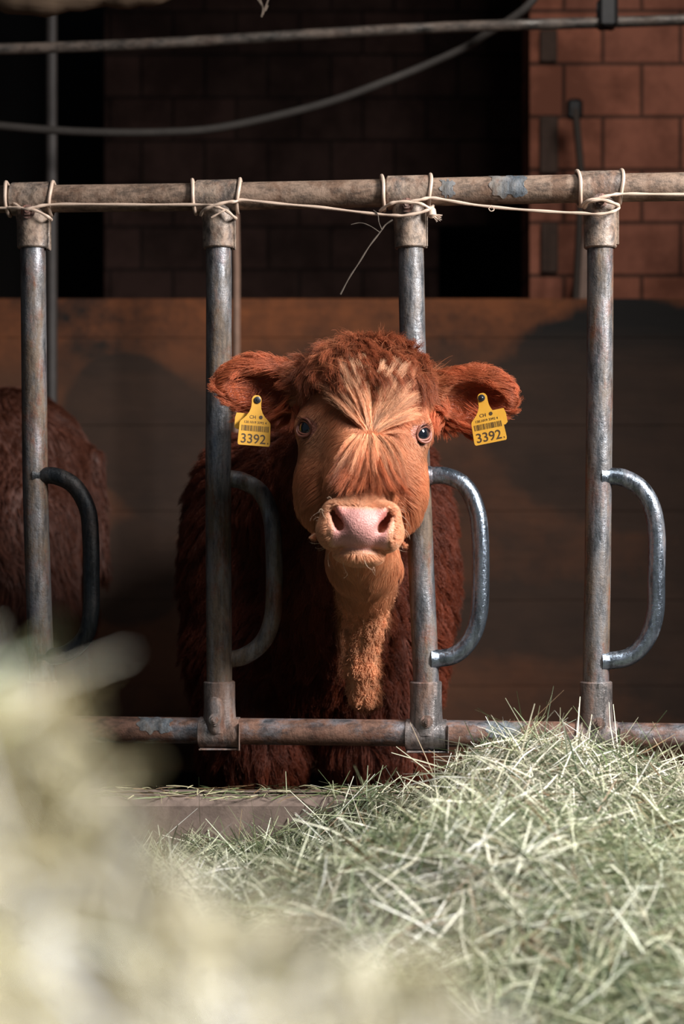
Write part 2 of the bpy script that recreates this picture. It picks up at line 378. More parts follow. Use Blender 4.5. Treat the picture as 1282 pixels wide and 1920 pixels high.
posts = [
    dict(c=[(61, 370), (62, 480), (64, 700), (66, 900), (72, 1100), (78, 1260), (80, 1370)], loop=[(68, 892), (105, 893), (140, 912), (164, 955), (170, 1010), (171, 1080), (170, 1150), (158, 1196), (122, 1226), (78, 1232)], dark=True, y=-0.004),
    dict(c=[(408, 366), (410, 480), (410, 700), (409, 900), (410, 1100), (411, 1260), (411, 1370)], loop=[(415, 896), (455, 902), (490, 925), (508, 970), (513, 1030), (514, 1100), (510, 1160), (492, 1204), (458, 1230), (420, 1238)], dark=True, y=0.01),
    dict(c=[(766, 362), (770, 480), (774, 660), (783, 900), (790, 1080), (798, 1260), (801, 1375)], loop=[(800, 892), (838, 893), (872, 912), (893, 955), (900, 1010), (901, 1080), (898, 1150), (882, 1198), (852, 1228), (812, 1236)], dark=False, y=-0.004),
    dict(c=[(1124, 358), (1125, 480), (1124, 700), (1122, 900), (1120, 1080), (1117, 1260), (1117, 1380)], loop=[(1130, 893), (1168, 896), (1203, 918), (1224, 958), (1231, 1010), (1230, 1080), (1228, 1150), (1211, 1200), (1178, 1232), (1130, 1240)], dark=False, y=-0.004)]
def hexbolt(mb, p, r, h=0.006):
    n = np.array([0, -1.0, 0]); q = np.asarray(p)
    mb.tube([q, q+n*0.002], r*1.55, 20)
    mb.tube([q+n*0.002, q+n*(0.002+h)], r, 6)
    mb.tube([q+n*(0.002+h), q+n*(0.0045+h)], r*0.5, 10)
for i, p in enumerate(posts):
    pts = catmull([FP(a, b) for a, b in p['c']], 8)
    up = MB().tube(pts, 0.0218, 24).build('upright', M['post'], fb)
    lp = catmull([FP(a, b, p['y']) for a, b in p['loop']], 8)
    lo = MB().tube(lp, 0.0146, 18)
    for e in (lp[1], lp[-2]):   # weld beads
        lo.tube([e+np.array([dx, 0, 0]) for dx in (-0.008, -0.002, 0.006)], [0.0195, 0.0175, 0.0148], 14)
    lo.build('loop_bar', M['loop_dark'] if i < 1 else (M['post'] if i == 1 else M['loop']), fb)
    # top T clamp
    cx, cy = p['c'][0]; cy = topy(cx); q = FP(cx, cy)
    tilt = np.array([1, -0.12, 0.0]); tilt /= np.linalg.norm(tilt)
    wdt = 0.0365 if i else 0.036
    m = MB(); m.tube([q+tilt*s for s in (-wdt, -wdt+0.002, wdt-0.002, wdt)], [0.0262, 0.0285, 0.0285, 0.0262], 28)
    e = FP(p['c'][1][0], 466); dn = norm(e-q)
    m.tube([q+dn*0.012, q+dn*0.022, q+dn*0.030, q+dn*0.042, e-dn*0.002, e], [0.022, 0.0280, 0.0290, 0.0272, 0.0270, 0.0250], 28)
    m.box((q+e)/2+tilt*0.0275+np.array([0, 0.004, -0.01]), (0.005, 0.022, 0.07), bev=0.001)
    cl = m.build('top_clamp', M['clamp'], fb)
    if i != 1:
        b = MB(); hexbolt(b, FP(cx-3 if i != 2 else cx-5, cy+29)+np.array([0, -0.0285, 0]), 0.0078, .007); b.build('bolt', M['bolt'], cl)
    # bottom clamp
    bx = p['c'][5][0]; by = lowy(bx); q = FP(bx+1, by+3)
    e = FP(bx, 1277); dn = norm(e-q)
    m = MB(); m.tube([q+tilt*s for s in (-0.0345, -0.0335, 0.0335, 0.0345)], [0.0252, 0.0268, 0.0268, 0.0252], 28)
    m.tube([q+dn*0.002, q+dn*0.026, q+dn*0.045, e-dn*0.002, e], [0.0285, 0.0278, 0.0268, 0.0268, 0.0245], 28)
    m.box(q+np.array([0, -0.0115, -0.0262]), (0.069, 0.024, 0.003), bev=0.001)
    m.box(q+tilt*0.0345+np.array([0, -0.012, -0.004]), (0.003, 0.034, 0.046), bev=0.001)
    if i == 1:
        a = FP(406, 1312)+np.array([0, -0.018, 0]); b2 = FP(406, 1364)+np.array([0, -0.018, 0])
        m.tube([a+np.array([0, 0, .012]), a+np.array([0, 0, .006]), a, (a+b2)/2, b2, b2-np.array([0, 0, .008]), b2-np.array([0, 0, .014])], [0.003, 0.011, .015, .0165, .015, .011, .003], 18)
    cl = m.build('bottom_clamp', M['clamp_low'], fb)
    b = MB(); hexbolt(b, FP(bx-5 if i == 1 else bx, by-26)+np.array([0, -0.0350 if i == 1 else -0.0280, 0]), 0.0068, .007); b.build('bolt', M['bolt'] if i != 1 else M['clamp_low'], cl)

# ------------------------------------------------------------------ baling twine
def tw(pp, off=-0.031, r=0.0026, mb=None, n=8):
    mb = mb or MB()
    Q = [FP(a[0], a[1], a[2] if len(a) > 2 else off) for a in pp]
    c = catmull(Q, n); rr = r*(1+0.18*np.sin(np.arange(len(c))*0.7))
    mb.tube(c, rr, 8); return mb
def ring(mb, px, lean=0, r=0.0031, rad=0.0285):
    q = FP(px, topy(px)); L = []
    for k in range(28):
        a = 2*math.pi*k/28; L.append(q+np.array([lean*math.sin(a)*-0.004+0.0008*math.sin(3*a), rad*math.cos(a), rad*1.02*math.sin(a)]))
    mb.tube(L, r, 8, closed=True)
ta = MB()
tw([(-500, 384, -.028), (-200, 388, -.028), (0, 390, -.029), (18, 389), (45, 391, -.036), (70, 396, -.037), (92, 408, -.030), (96, 412, -.01)], mb=ta)
tw([(20, 378, -.02), (45, 392, -.038), (66, 388, -.038), (92, 384), (150, 383, -.027), (260, 384, -.027), (362, 384, -.028), (400, 386, -.037), (425, 396, -.035), (440, 408, -.028), (443, 410, 0)], mb=ta)
tw([(376, 404, -.02), (382, 394, -.033), (400, 386, -.039), (425, 379, -.037), (441, 378, -.033), (456, 375, -.028), (520, 382, -.026), (600, 389, -.027), (690, 400, -.028), (735, 404, -.035), (760, 404, -.038), (790, 398, -.036), (808, 390, -.028), (812, 386, -.01)], mb=ta)
tw([(396, 408, -.04), (412, 399, -.041), (424, 393, -.039)], r=.0016, mb=ta)
for px, ln in ((15, .5), (98, -.6), (364, .6), (448, -.7)): ring(ta, px, ln)
tag(ta.build('baling_twine', M['twine']), 'white baling twine tied along the top rail over the two uprights with dark loop bars', 'twine')
tb = MB()
tw([(712, 396, -.02), (728, 384, -.033), (745, 379, -.037), (775, 380, -.039), (795, 385, -.037), (806, 393, -.03)], mb=tb, r=.0028)
tw([(770, 378, -.038), (790, 374, -.038), (806, 371, -.032), (830, 374, -.028), (880, 383, -.027), (950, 391, -.027), (1030, 397, -.028), (1090, 400, -.031), (1120, 402, -.038), (1145, 398, -.038), (1158, 392, -.03), (1160, 386, -.01)], mb=tb)
tw([(1090, 388, -.02), (1098, 378, -.035), (1120, 372, -.039), (1145, 366, -.036), (1162, 364, -.03), (1200, 364, -.028), (1300, 365, -.028), (1500, 364, -.028), (1800, 362, -.028)], mb=tb)
tw([(1095, 390, -.02), (1104, 378, -.037), (1128, 375, -.040), (1150, 381, -.037), (1160, 386, -.028)], mb=tb, r=.003)
for px, ln in ((718, .5), (805, -.5), (1084, .6), (1162, -.6)): ring(tb, px, ln)
kn = FP(806, 396, -.02); 
tb.tube([kn+np.array(v) for v in ((0, 0, .008), (.002, 0, .002), (.003, -.002, -.008), (.003, -.002, -.012))], [.004, .0075, .008, .003], 10)
for k in range(34):
    d = np.array([0.6+random.random()*0.9, -0.3+random.random()*.5, -1.0+random.random()*1.1]); d /= np.linalg.norm(d)
    a = kn+np.array([.003, -.002, -.006]); l = 0.008+0.010*random.random()
    tb.tube([a, a+d*l*.5+np.array([0, 0, -.0006]), a+d*l+np.array([0, 0, -.002*random.random()])], [.0011, .0009, .0003], 5)
tag(tb.build('baling_twine', M['twine']), 'white baling twine with a frayed knot, tied around the bolted clamps', 'twine')
dr = MB()
tw([(736, 412, -.034), (722, 422, -.034), (712, 436, -.036), (692, 462, -.04), (672, 494, -.042), (655, 520, -.042), (638, 552, -.042)], r=.0013, mb=dr)
tw([(712, 436, -.036), (694, 424, -.038), (676, 418, -.038), (658, 421, -.038)], r=.0008, mb=dr)
tw([(716, 432, -.036), (710, 416, -.036), (708, 402, -.034), (700, 394, -.03)], r=.0008, mb=dr)
tag(dr.build('dry_root', simple('dry_root', (74, 64, 56), 0.8)), 'thin dry forked stem dangling from the knotted clamp', 'stem')
tag(tw([(921, 385, -.0275), (926, 393, -.030), (920, 396, -.032), (916, 391, -.031), (921, 386, -.03)], r=.0007).build('twine_thread', M['twine']), 'tiny curled thread on the twine between two clamps', 'thread')

# ------------------------------------------------------------------ implicit surface modelling
class Field:
    def __init__(s, X, Y, Z):
        s.ax = [np.asarray(a, np.float64) for a in (X, Y, Z)]; s.v = np.full([len(a) for a in s.ax], 1.0, np.float32)
    def block(s, lo, hi):
        sl = tuple(slice(max(0, np.searchsorted(a, l)-1), min(len(a), np.searchsorted(a, h)+1)) for a, l, h in zip(s.ax, lo, hi))
        g = np.meshgrid(*[a[q] for a, q in zip(s.ax, sl)], indexing='ij', sparse=True); return sl, g
    def apply(s, d, sl, k, sub=False):
        a = s.v[sl]
        if sub:
            d = -d; h = np.clip(0.5+0.5*(a-d)/-k, 0, 1) if False else None
            hh = np.clip(0.5-0.5*(a-d)/k, 0, 1); s.v[sl] = (a*(1-hh)+d*hh+k*hh*(1-hh)).astype(np.float32)
        else:
            hh = np.clip(0.5+0.5*(a-d)/k, 0, 1); r = a*(1-hh)+d*hh-k*hh*(1-hh); s.v[sl] = r.astype(np.float32)
    def mesh(s):
        v = s.v; ins = v < 0
        cnt = np.zeros([n-1 for n in v.shape], np.int8)
        for dx in (0, 1):
            for dy in (0, 1):
                for dz in (0, 1):
                    cnt += ins[dx:v.shape[0]-1+dx, dy:v.shape[1]-1+dy, dz:v.shape[2]-1+dz]
        act = (cnt > 0) & (cnt < 8); I = np.argwhere(act); idx = np.full(act.shape, -1, np.int32); idx[act] = np.arange(len(I))
        S = np.zeros((len(I), 3)); N = np.zeros(len(I))
        pos = lambda J: np.stack([s.ax[a][J[:, a]] for a in range(3)], 1)
        for a in range(3):
            o1, o2 = [q for q in range(3) if q != a]
            for b1 in (0, 1):
                for b2 in (0, 1):
                    A = I.copy(); A[:, o1] += b1; A[:, o2] += b2; B = A.copy(); B[:, a] += 1
                    va = v[A[:, 0], A[:, 1], A[:, 2]].astype(float); vb = v[B[:, 0], B[:, 1], B[:, 2]].astype(float)
                    mk = (va < 0) != (vb < 0); t = np.where(mk, va/np.where(mk, va-vb, 1), 0)[:, None]
                    S += np.where(mk[:, None], pos(A)*(1-t)+pos(B)*t, 0); N += mk
        V = S/N[:, None]; Q = []
        for a in range(3):
            o1, o2 = [q for q in range(3) if q != a]
            lo = [slice(None)]*3; hi = [slice(None)]*3; lo[a] = slice(0, -1); hi[a] = slice(1, None)
            ch = ins[tuple(lo)] != ins[tuple(hi)]; E = np.argwhere(ch)
            E = E[(E[:, o1] > 0) & (E[:, o2] > 0) & (E[:, o1] < v.shape[o1]-1) & (E[:, o2] < v.shape[o2]-1)]
            q = []
            for d1, d2 in ((1, 1), (0, 1), (0, 0), (1, 0)):
                J = E.copy(); J[:, o1] -= d1; J[:, o2] -= d2; q.append(idx[J[:, 0], J[:, 1], J[:, 2]])
            q = np.stack(q, 1); fl = ins[E[:, 0], E[:, 1], E[:, 2]]
            if a == 1: fl = ~fl
            q[~fl] = q[~fl][:, ::-1]; Q.append(q)
        return V, np.concatenate(Q)
    def sample(s, Pn):
        ii = []; ff = []
        for a in range(3):
            ax = s.ax[a]; i = np.clip(np.searchsorted(ax, Pn[:, a])-1, 0, len(ax)-2); f = np.clip((Pn[:, a]-ax[i])/(ax[i+1]-ax[i]), 0, 1); ii.append(i); ff.append(f)
        c = {}
        for dx in (0, 1):
            for dy in (0, 1):
                for dz in (0, 1): c[dx, dy, dz] = s.v[ii[0]+dx, ii[1]+dy, ii[2]+dz].astype(float)
        L = lambda a, b, t: a*(1-t)+b*t
        fx, fy, fz = ff
        x0 = L(L(c[0, 0, 0], c[0, 0, 1], fz), L(c[0, 1, 0], c[0, 1, 1], fz), fy); x1 = L(L(c[1, 0, 0], c[1, 0, 1], fz), L(c[1, 1, 0], c[1, 1, 1], fz), fy)
        y0 = L(L(c[0, 0, 0], c[0, 0, 1], fz), L(c[1, 0, 0], c[1, 0, 1], fz), fx); y1 = L(L(c[0, 1, 0], c[0, 1, 1], fz), L(c[1, 1, 0], c[1, 1, 1], fz), fx)
        z0 = L(L(c[0, 0, 0], c[1, 0, 0], fx), L(c[0, 1, 0], c[1, 1, 0], fx), fy); z1 = L(L(c[0, 0, 1], c[1, 0, 1], fx), L(c[0, 1, 1], c[1, 1, 1], fx), fy)
        h = [s.ax[a][ii[a]+1]-s.ax[a][ii[a]] for a in range(3)]
        g = np.stack([(x1-x0)/h[0], (y1-y0)/h[1], (z1-z0)/h[2]], 1)
        return L(x0, x1, fx), norm(g)
class Frame:
    """local axes: X across the face, Y out of the face towards the muzzle, Z up"""
    def __init__(s, O, R): s.O = np.asarray(O, float); s.R = np.asarray(R, float)   # columns = local axes in world
    def w(s, p): return (s.R@np.asarray(p, float).T).T+s.O if np.ndim(p) == 1 else np.asarray(p)@s.R.T+s.O
    def loc(s, Q): return (Q-s.O)@s.R
def ell(fd, c, r, k=0.02, fr=None, rot=None, sub=False):
    O, R = (fr.w(c), fr.R) if fr else (np.asarray(c, float), np.eye(3))
    if rot is not None: R = R@rot
    m = max(r)+k+0.045; sl, (X, Y, Z) = fd.block(O-m, O+m)
    dx, dy, dz = X-O[0], Y-O[1], Z-O[2]
    L = [dx*R[0, a]+dy*R[1, a]+dz*R[2, a] for a in range(3)]
    k0 = np.sqrt(sum((L[a]/r[a])**2 for a in range(3))); k1 = np.sqrt(sum((L[a]/r[a]**2)**2 for a in range(3)))+1e-6
    fd.apply(k0*(k0-1)/k1, sl, k, sub)
def cone(fd, a, b, ra, rb, k=0.02, fr=None, sub=False):
    if fr: a, b = fr.w(a), fr.w(b)
    a = np.asarray(a, float); b = np.asarray(b, float); m = max(ra, rb)+k+0.045
    sl, (X, Y, Z) = fd.block(np.minimum(a, b)-m, np.maximum(a, b)+m); ab = b-a; L = ab@ab
    t = np.clip(((X-a[0])*ab[0]+(Y-a[1])*ab[1]+(Z-a[2])*ab[2])/L, 0, 1)
    d = np.sqrt((X-a[0]-t*ab[0])**2+(Y-a[1]-t*ab[1])**2+(Z-a[2]-t*ab[2])**2)-(ra+(rb-ra)*t)
    fd.apply(d, sl, k, sub)
def rotm(axis, deg):
    return np.array(Matrix.Rotation(math.radians(deg), 3, axis))
def axis(segs):
    out = [segs[0][0]]
    for a, b, h in segs:
        n = max(1, round((b-a)/h)); out += list(np.linspace(a, b, n+1)[1:])
    return np.array(out)

# ------------------------------------------------------------------ the calf at the barrier
E0 = np.array([0.0346, -0.19, 0.977]); RL = math.radians(2.8)
HR = np.array([[math.cos(RL), 0, math.sin(RL)], [0, -1, 0], [-math.sin(RL), 0, math.cos(RL)]])   # columns X, Y(forward), Z
HR = np.array([[math.cos(RL), 0, math.sin(RL)], [0, -1, 0], [-math.sin(RL), 0, math.cos(RL)]])
HF = Frame(E0, HR)
fd = Field(axis([(-.50, -.24, .012), (-.24, .32, .0035), (.32, .44, .012)]), axis([(-.47, 0.0, .0037), (0.0, .2, .007), (.2, 1.75, .013)]), axis([(-.02, .70, .010), (.70, 1.17, .0036), (1.17, 1.21, .01)]))
h = dict(fr=HF)
# head
ell(fd, (0, -.055, .056), (.094, .085, .078), .02, **h)
ell(fd, (0, -.008, .018), (.086, .058, .072), .03, **h)
for s in (-1, 1):
    ell(fd, (s*.072, -.012, .004), (.036, .036, .034), .02, **h)         # orbit
    ell(fd, (s*.058, -.03, -.075), (.044, .072, .075), .03, **h)        # cheek
cone(fd, (0, .0, -.01), (0, .140, -.138), .066, .043, .025, **h)          # bridge
cone(fd, (0, -.05, -.14), (0, .125, -.165), .060, .034, .03, **h)        # jaw
ell(fd, (0, .165, -.148), (.042, .042, .037), .012, **h)
for s in (-1, 1):
    ell(fd, (s*.038, .156, -.156), (.026, .040, .029), .010, **h)        # upper lip
    ell(fd, (s*.036, .166, -.129), (.021, .028, .018), .010, **h)        # nostril wing
ell(fd, (0, .148, -.190), (.038, .038, .017), .003, **h)                 # chin
for s in (-1, 1):
    cone(fd, (s*.045, .190, -.126), (s*.028, .206, -.156), .0085, .0105, .004, sub=True, **h)
    cone(fd, (s*.041, .170, -.132), (s*.030, .182, -.150), .011, .011, .003, sub=True, **h)
    ell(fd, (s*.086, .004, 0), (.0178,)*3, .002, sub=True, **h)
# ears
for s in (-1, 1):
    er = rotm('Y', s*-3)@rotm('Z', s*8)
    cone(fd, (s*.075, -.055, .04), (s*.12, -.06, .066), .030, .024, .02, **h)
    ell(fd, (s*.163, -.064, .070), (.074, .026, .044), .015, rot=er, **h)
    ell(fd, (s*.172, -.038, .060), (.058, .026, .034), .006, rot=er, sub=True, **h)
# neck and body
cone(fd, (.022, -.10, .945), (.0, .10, .925), .078, .086, .03)
cone(fd, (.0, .06, .92), (-.045, .42, .84), .088, .20, .05)
cone(fd, (.02, -.06, .82), (.005, .06, .74), .05, .045, .04)
cone(fd, (.005, .06, .78), (-.03, .34, .62), .06, .15, .05)
DW = [((.030, -.23, .80), .040), ((.034, -.13, .775), .052), ((.040, -.045, .725), .040), ((.038, .005, .66), .028), ((.035, .025, .59), .025), ((.040, .042, .538), .029)]
for (a, ra), (b, rb) in zip(DW[:-1], DW[1:]): cone(fd, a, b, ra, rb, .02)
ell(fd, (-.045, .52, .70), (.23, .25, .30), .06)
ell(fd, (-.05, 1.0, .72), (.25, .52, .28), .08)
for s, x in ((-1, -.215), (1, .125)):
    ell(fd, (x, .48, .74), (.095, .17, .25), .06)
ell(fd, (-.05, 1.38, .80), (.22, .22, .20), .06)
for x in (-.165, .065):
    cone(fd, (x, .42, .56), (x, .40, .40), .125, .105, .05); cone(fd, (x, .40, .42), (x, .40, .26), .08, .044, .03)
    cone(fd, (x, .40, .26), (x, .395, .07), .036, .032, .02); cone(fd, (x, .395, .07), (x, .37, .03), .036, .04, .012)
    cone(fd, (x, 1.40, .66), (x, 1.34, .44), .13, .07, .05); cone(fd, (x, 1.34, .44), (x, 1.50, .32), .06, .038, .03)
    cone(fd, (x, 1.50, .32), (x, 1.46, .08), .034, .032, .02); cone(fd, (x, 1.46, .08), (x, 1.44, .03), .036, .04, .012)
V, Q = fd.mesh()
val, Nn = fd.sample(V)

def calf_color(Pw, hair=True):
    """coat colour by place on the animal (linear)"""
    L = HF.loc(Pw); X, Y, Z = L.T; n1 = vnoise(Pw, 22, 3); n2 = vnoise(Pw, 90, 5)
    red = np.array(srgb(158, 88, 56)[:3]); org = np.array(srgb(204, 136, 98)[:3]); gold = np.array(srgb(226, 160, 118)[:3]); cream = np.array(srgb(222, 168, 132)[:3])
    dark = np.array(srgb(120, 58, 36)[:3]); body = np.array(srgb(112, 54, 35)[:3])
    mx = lambda a, b, f: a*(1-np.clip(f, 0, 1)[:, None])+b*np.clip(f, 0, 1)[:, None]
    c = np.tile(org, (len(Pw), 1))
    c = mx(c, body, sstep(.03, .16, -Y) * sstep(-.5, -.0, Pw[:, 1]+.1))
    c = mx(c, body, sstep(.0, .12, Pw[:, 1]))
    dist = np.sqrt((Pw[:, 0]-.037)**2)
    dw_lit = (1-sstep(.035, .055, np.abs(Pw[:, 0]-.037)))*(1-sstep(.13, .18, Pw[:, 1]))*(Pw[:, 2] < .8)*sstep(.4, .48, Pw[:, 2])
    c = mx(c, gold*.9, dw_lit*.9)  # light catching the dewlap, painted in as a paler coat
    c = mx(c, red, sstep(.06, .12, Z)*(np.abs(X) < .12)*.9)
    eye = np.exp(-(((np.abs(X)-.085)/.032)**2+((Z+.012)/.034)**2))*(Y > -.05); c = mx(c, cream*.85, eye*.75)
    muz = sstep(.115, .165, Y)*(Z < -.08); c = mx(c, cream, muz*.85)
    ear = sstep(.105, .13, np.abs(X))*(Z > .0)*(Y < -.02)*(Y > -.12); c = mx(c, np.tile(np.array(srgb(176, 96, 62)[:3]), (len(Pw), 1)), ear)
    return c*(1+0.18*n1+0.12*n2)[:, None]
L = HF.loc(V); X, Y, Z = L.T
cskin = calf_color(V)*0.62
pad = sstep(.172, .184, Y+0*X)*(1-sstep(.036, .046, np.abs(X)))*(1-sstep(-.126, -.116, Z))*(Z > -.184)
pink = np.array(srgb(184, 130, 124)[:3])*(1+.12*vnoise(V, 260, 9))[:, None]
cskin = cskin*(1-pad[:, None])+pink*pad[:, None]
lipm = sstep(.12, .16, Y)*(1-pad)*(Z < -.09); cskin = cskin*(1-.8*lipm[:, None])+np.array(srgb(186, 128, 98)[:3])*.8*lipm[:, None]
eym = np.exp(-(((np.abs(X)-.086)/.022)**2+((Z)/.022)**2))*(Y > -.04); cskin = cskin*(1-eym[:, None])+np.array(srgb(150, 92, 78)[:3])*eym[:, None]
nos = np.minimum(1, sum(np.exp(-(((X-s*.034)/.010)**2+((Z+.137)/.018)**2)) for s in (-1, 1)))*(Y > .12)*(Y < .196)
cskin = cskin*(1-nos[:, None]*.6)+np.array(srgb(150, 60, 44)[:3])*.6*nos[:, None]
inner = sstep(.105, .13, np.abs(X))*(Z > 0)*(Nn@HR[:, 1] > .2); cskin = cskin*(1-.4*inner[:, None])+np.array(srgb(196, 120, 100)[:3])*.4*inner[:, None]
calf = thing('calf', 'red-brown shaggy calf with two yellow ear tags looking through the barrier', 'calf', (-.05, .4, 0))
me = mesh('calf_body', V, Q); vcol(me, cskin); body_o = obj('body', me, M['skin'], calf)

# eyes
def sphere_mb(mb, c, r, n=24, m=16):
    V = []; Fc = []
    for j in range(m+1):
        th = math.pi*j/m
        for i in range(n):
            ph = 2*math.pi*i/n; V.append(np.array(c)+r*np.array([math.sin(th)*math.cos(ph), math.sin(th)*math.sin(ph), math.cos(th)]))
    for j in range(m):
        for i in range(n):
            k = (i+1) % n; Fc.append((j*n+i, (j+1)*n+i, (j+1)*n+k, j*n+k))
    return mb.add(V, Fc)
t = NT('calf_eye'); t.set(Base_Color=(0.006, 0.008, 0.012, 1), Roughness=0.06, Specular_IOR_Level=0.7, Coat_Weight=1.0, Coat_Roughness=0.02); M['eye'] = t.m
M['lid'] = simple('eyelid_skin', (126, 76, 62), 0.45, var=0.15, scale=200)
M['lash'] = simple('lash', (60, 34, 24), 0.5)
for s in (-1, 1):
    c = HF.w((s*.086, .004, 0)); o = sphere_mb(MB(), c, .0176, 32, 24).build('eye', M['eye'], calf)
    fwd = norm(HR@np.array([s*.62, .78, 0.05])); tn = norm(HR@np.array([s*.78, -.62, .42])); tn = norm(tn-fwd*(tn@fwd)); up = np.cross(tn, fwd)*(-s if True else 1)
    if up[2] < 0: up = -up
    lid = MB(); pts = []
    for k in range(40):
        a = 2*math.pi*k/40; u = .0138*math.cos(a); v = .0104*math.sin(a)*(1.0 if math.sin(a) > 0 else .92)
        d = math.sqrt(max(0, .0186**2-u*u-v*v)); pts.append(c+tn*u+up*v+fwd*d)
    lid.tube(pts, .0017, 10, closed=True)
    pts2 = [c+norm(q-c)*.0196+up*(.0034 if (q-c)@up > 0 else -.004)*abs((q-c)@up)/.01 for q in pts]
    lid.tube(pts2, .0021, 10, closed=True)
    lo_ = lid.build('eyelid', M['lid'], calf)
    la = MB()
    for k in range(26):
        a = math.pi*(.08+.84*random.random()); u = .0150*math.cos(a); v = .0105*math.sin(a); q = c+tn*u+up*v+fwd*math.sqrt(.0188**2-u*u-v*v)
        d = norm(fwd*.7+up*.5+tn*(u/.015)*.5+np.random.default_rng(k).normal(0, .12, 3)); l = .010+.005*random.random()
        la.tube([q, q+d*l*.5, q+d*l*.85-up*l*.15, q+d*l*1.1-up*l*.1], [.00028, .00024, .00016, .00006], 5)
    la.build('eyelash', M['lash'], lo_)

# ------------------------------------------------------------------ fur
def tri_sample(V, Q, n, dens):
    c = V[Q].mean(1); a = np.linalg.norm(np.cross(V[Q[:, 1]]-V[Q[:, 0]], V[Q[:, 2]]-V[Q[:, 0]]), axis=1)*.5+np.linalg.norm(np.cross(V[Q[:, 2]]-V[Q[:, 0]], V[Q[:, 3]]-V[Q[:, 0]]), axis=1)*.5
    wt = a*dens(c); i = rng.choice(len(Q), n, p=wt/wt.sum()); u, v = rng.random((2, n, 1))
    return V[Q[i, 0]]*(1-u)*(1-v)+V[Q[i, 1]]*u*(1-v)+V[Q[i, 2]]*u*v+V[Q[i, 3]]*(1-u)*v
def grow(fd, R, D, Ln, seg, lift, grav, wob=0.0, wsc=40, seed=0, keep=0.0008):
    """roots R, direction function D(P, root) -> world vectors, strand length Ln; returns (n, seg+1, 3)"""
    n = len(R); P_ = R.copy(); out = [P_.copy()]; ds = (Ln/seg)[:, None]
    lift = np.broadcast_to(lift, (n,))
    prev = None
    for k in range(seg):
        d0, N_ = fd.sample(P_); T = D(P_, R); T = T-N_*np.sum(T*N_, 1)[:, None]; T = norm(T)
        f = k/seg; dr = T+N_*(lift*(1-1.1*f))[:, None]
        dr[:, 2] -= grav*(0.3+f)
        if np.any(wob): dr = dr+wob*(0.4+f)*nvec(P_+seed, wsc, seed)
        dr = norm(dr)
        if prev is not None: dr = norm(dr*.55+prev*.45)
        prev = dr; P_ = P_+dr*ds
        d1, N1 = fd.sample(P_); pen = np.clip(keep+0.0025*f-d1, 0, .004); P_ = P_+N1*np.where(np.abs(d1) < .05, pen, 0)[:, None]
        out.append(P_.copy())
    return np.stack(out, 1)
def nearest(A, B):
    out = np.empty(len(A), np.int64); A = A.astype(np.float32); B = B.astype(np.float32); b2 = (B**2).sum(1)
    for i in range(0, len(A), 4000): out[i:i+4000] = np.argmin(b2-2*A[i:i+4000]@B.T, 1)
    return out
def clumped(fd, R, guides_R, G, c=0.75, jit=0.0015, lenvar=0.25, spread=1.0):
    g = nearest(R, guides_R); S = G.shape[1]; t = np.linspace(0, 1, S)[None, :, None]
    off = (R-guides_R[g])[:, None, :]; W = (1-c*t**1.2)
    lv = 1-lenvar*rng.random(len(R)); tt = np.clip(t*lv[:, None, None], 0, 1)*(S-1); i0 = np.clip(np.floor(tt).astype(int), 0, S-2)[:, :, 0]; fr = tt[:, :, 0]-i0
    rows = np.arange(len(R))[:, None]; GG = G[g]; base = GG[rows, i0]*(1-fr[..., None])+GG[rows, i0+1]*fr[..., None]
    P_ = base+off*W*spread+rng.normal(0, jit, (len(R), 1, 3))*t+rng.normal(0, jit*.35, (len(R), S, 3))*t
    for k in range(1, S):
        d1, N1 = fd.sample(P_[:, k]); pen = np.clip(0.001-d1, 0, .006); P_[:, k] += N1*pen[:, None]
    return P_
def hair_obj(name, P_, rad, col, mat, parent, tip=0.25):
    if parent is body_o:      # no strand hangs across an eye
        Lh = HF.loc(P_.reshape(-1, 3)); dd = np.sqrt((np.abs(Lh[:, 0])-.088)**2+(Lh[:, 2]*1.15)**2); lim = .0135 if name == 'short_coat' else .0190
        bad = ((dd < lim) & (Lh[:, 1] > -.03) & (Lh[:, 1] < .07)).reshape(P_.shape[:2]).any(1); P_ = P_[~bad]; col = np.asarray(col)[~bad]
    n, S, _ = P_.shape; hc = bpy.data.hair_curves.new(name); hc.add_curves([S]*n)
    hc.attributes['position'].data.foreach_set('vector', P_.astype(np.float32).ravel())
    t = np.linspace(0, 1, S)[None, :]; rr = np.broadcast_to(rad, (n,))[:, None]*(1-(1-tip)*t**1.5)
    ra = hc.attributes.get('radius') or hc.attributes.new('radius', 'FLOAT', 'POINT'); ra.data.foreach_set('value', rr.astype(np.float32).ravel())
    a = hc.attributes.new('col', 'FLOAT_COLOR', 'CURVE'); cc = np.ones((n, 4), np.float32); cc[:, :3] = np.clip(col, 0, .95); a.data.foreach_set('color', cc.ravel())
    hc.materials.append(mat); o = bpy.data.objects.new(name, hc); C.objects.link(o)
    if parent is not None: adopt(o, parent)
    return o
def fur_mat(name, rough=0.45, tr=0.3):
    t = NT(name); a = t.n('ShaderNodeAttribute', attribute_name='col'); t.set(Base_Color=a.outputs['Color'], Roughness=rough, Specular_IOR_Level=0.35)
    trn = t.n('ShaderNodeBsdfTranslucent'); t.l(a.outputs['Color'], trn.inputs[0]); mx = t.n('ShaderNodeMixShader'); mx.inputs[0].default_value = tr
    t.l(t.b.outputs[0], mx.inputs[1]); t.l(trn.outputs[0], mx.inputs[2]); t.l(mx.outputs[0], t.out.inputs[0]); return t.m
M['fur'] = fur_mat('calf_fur')

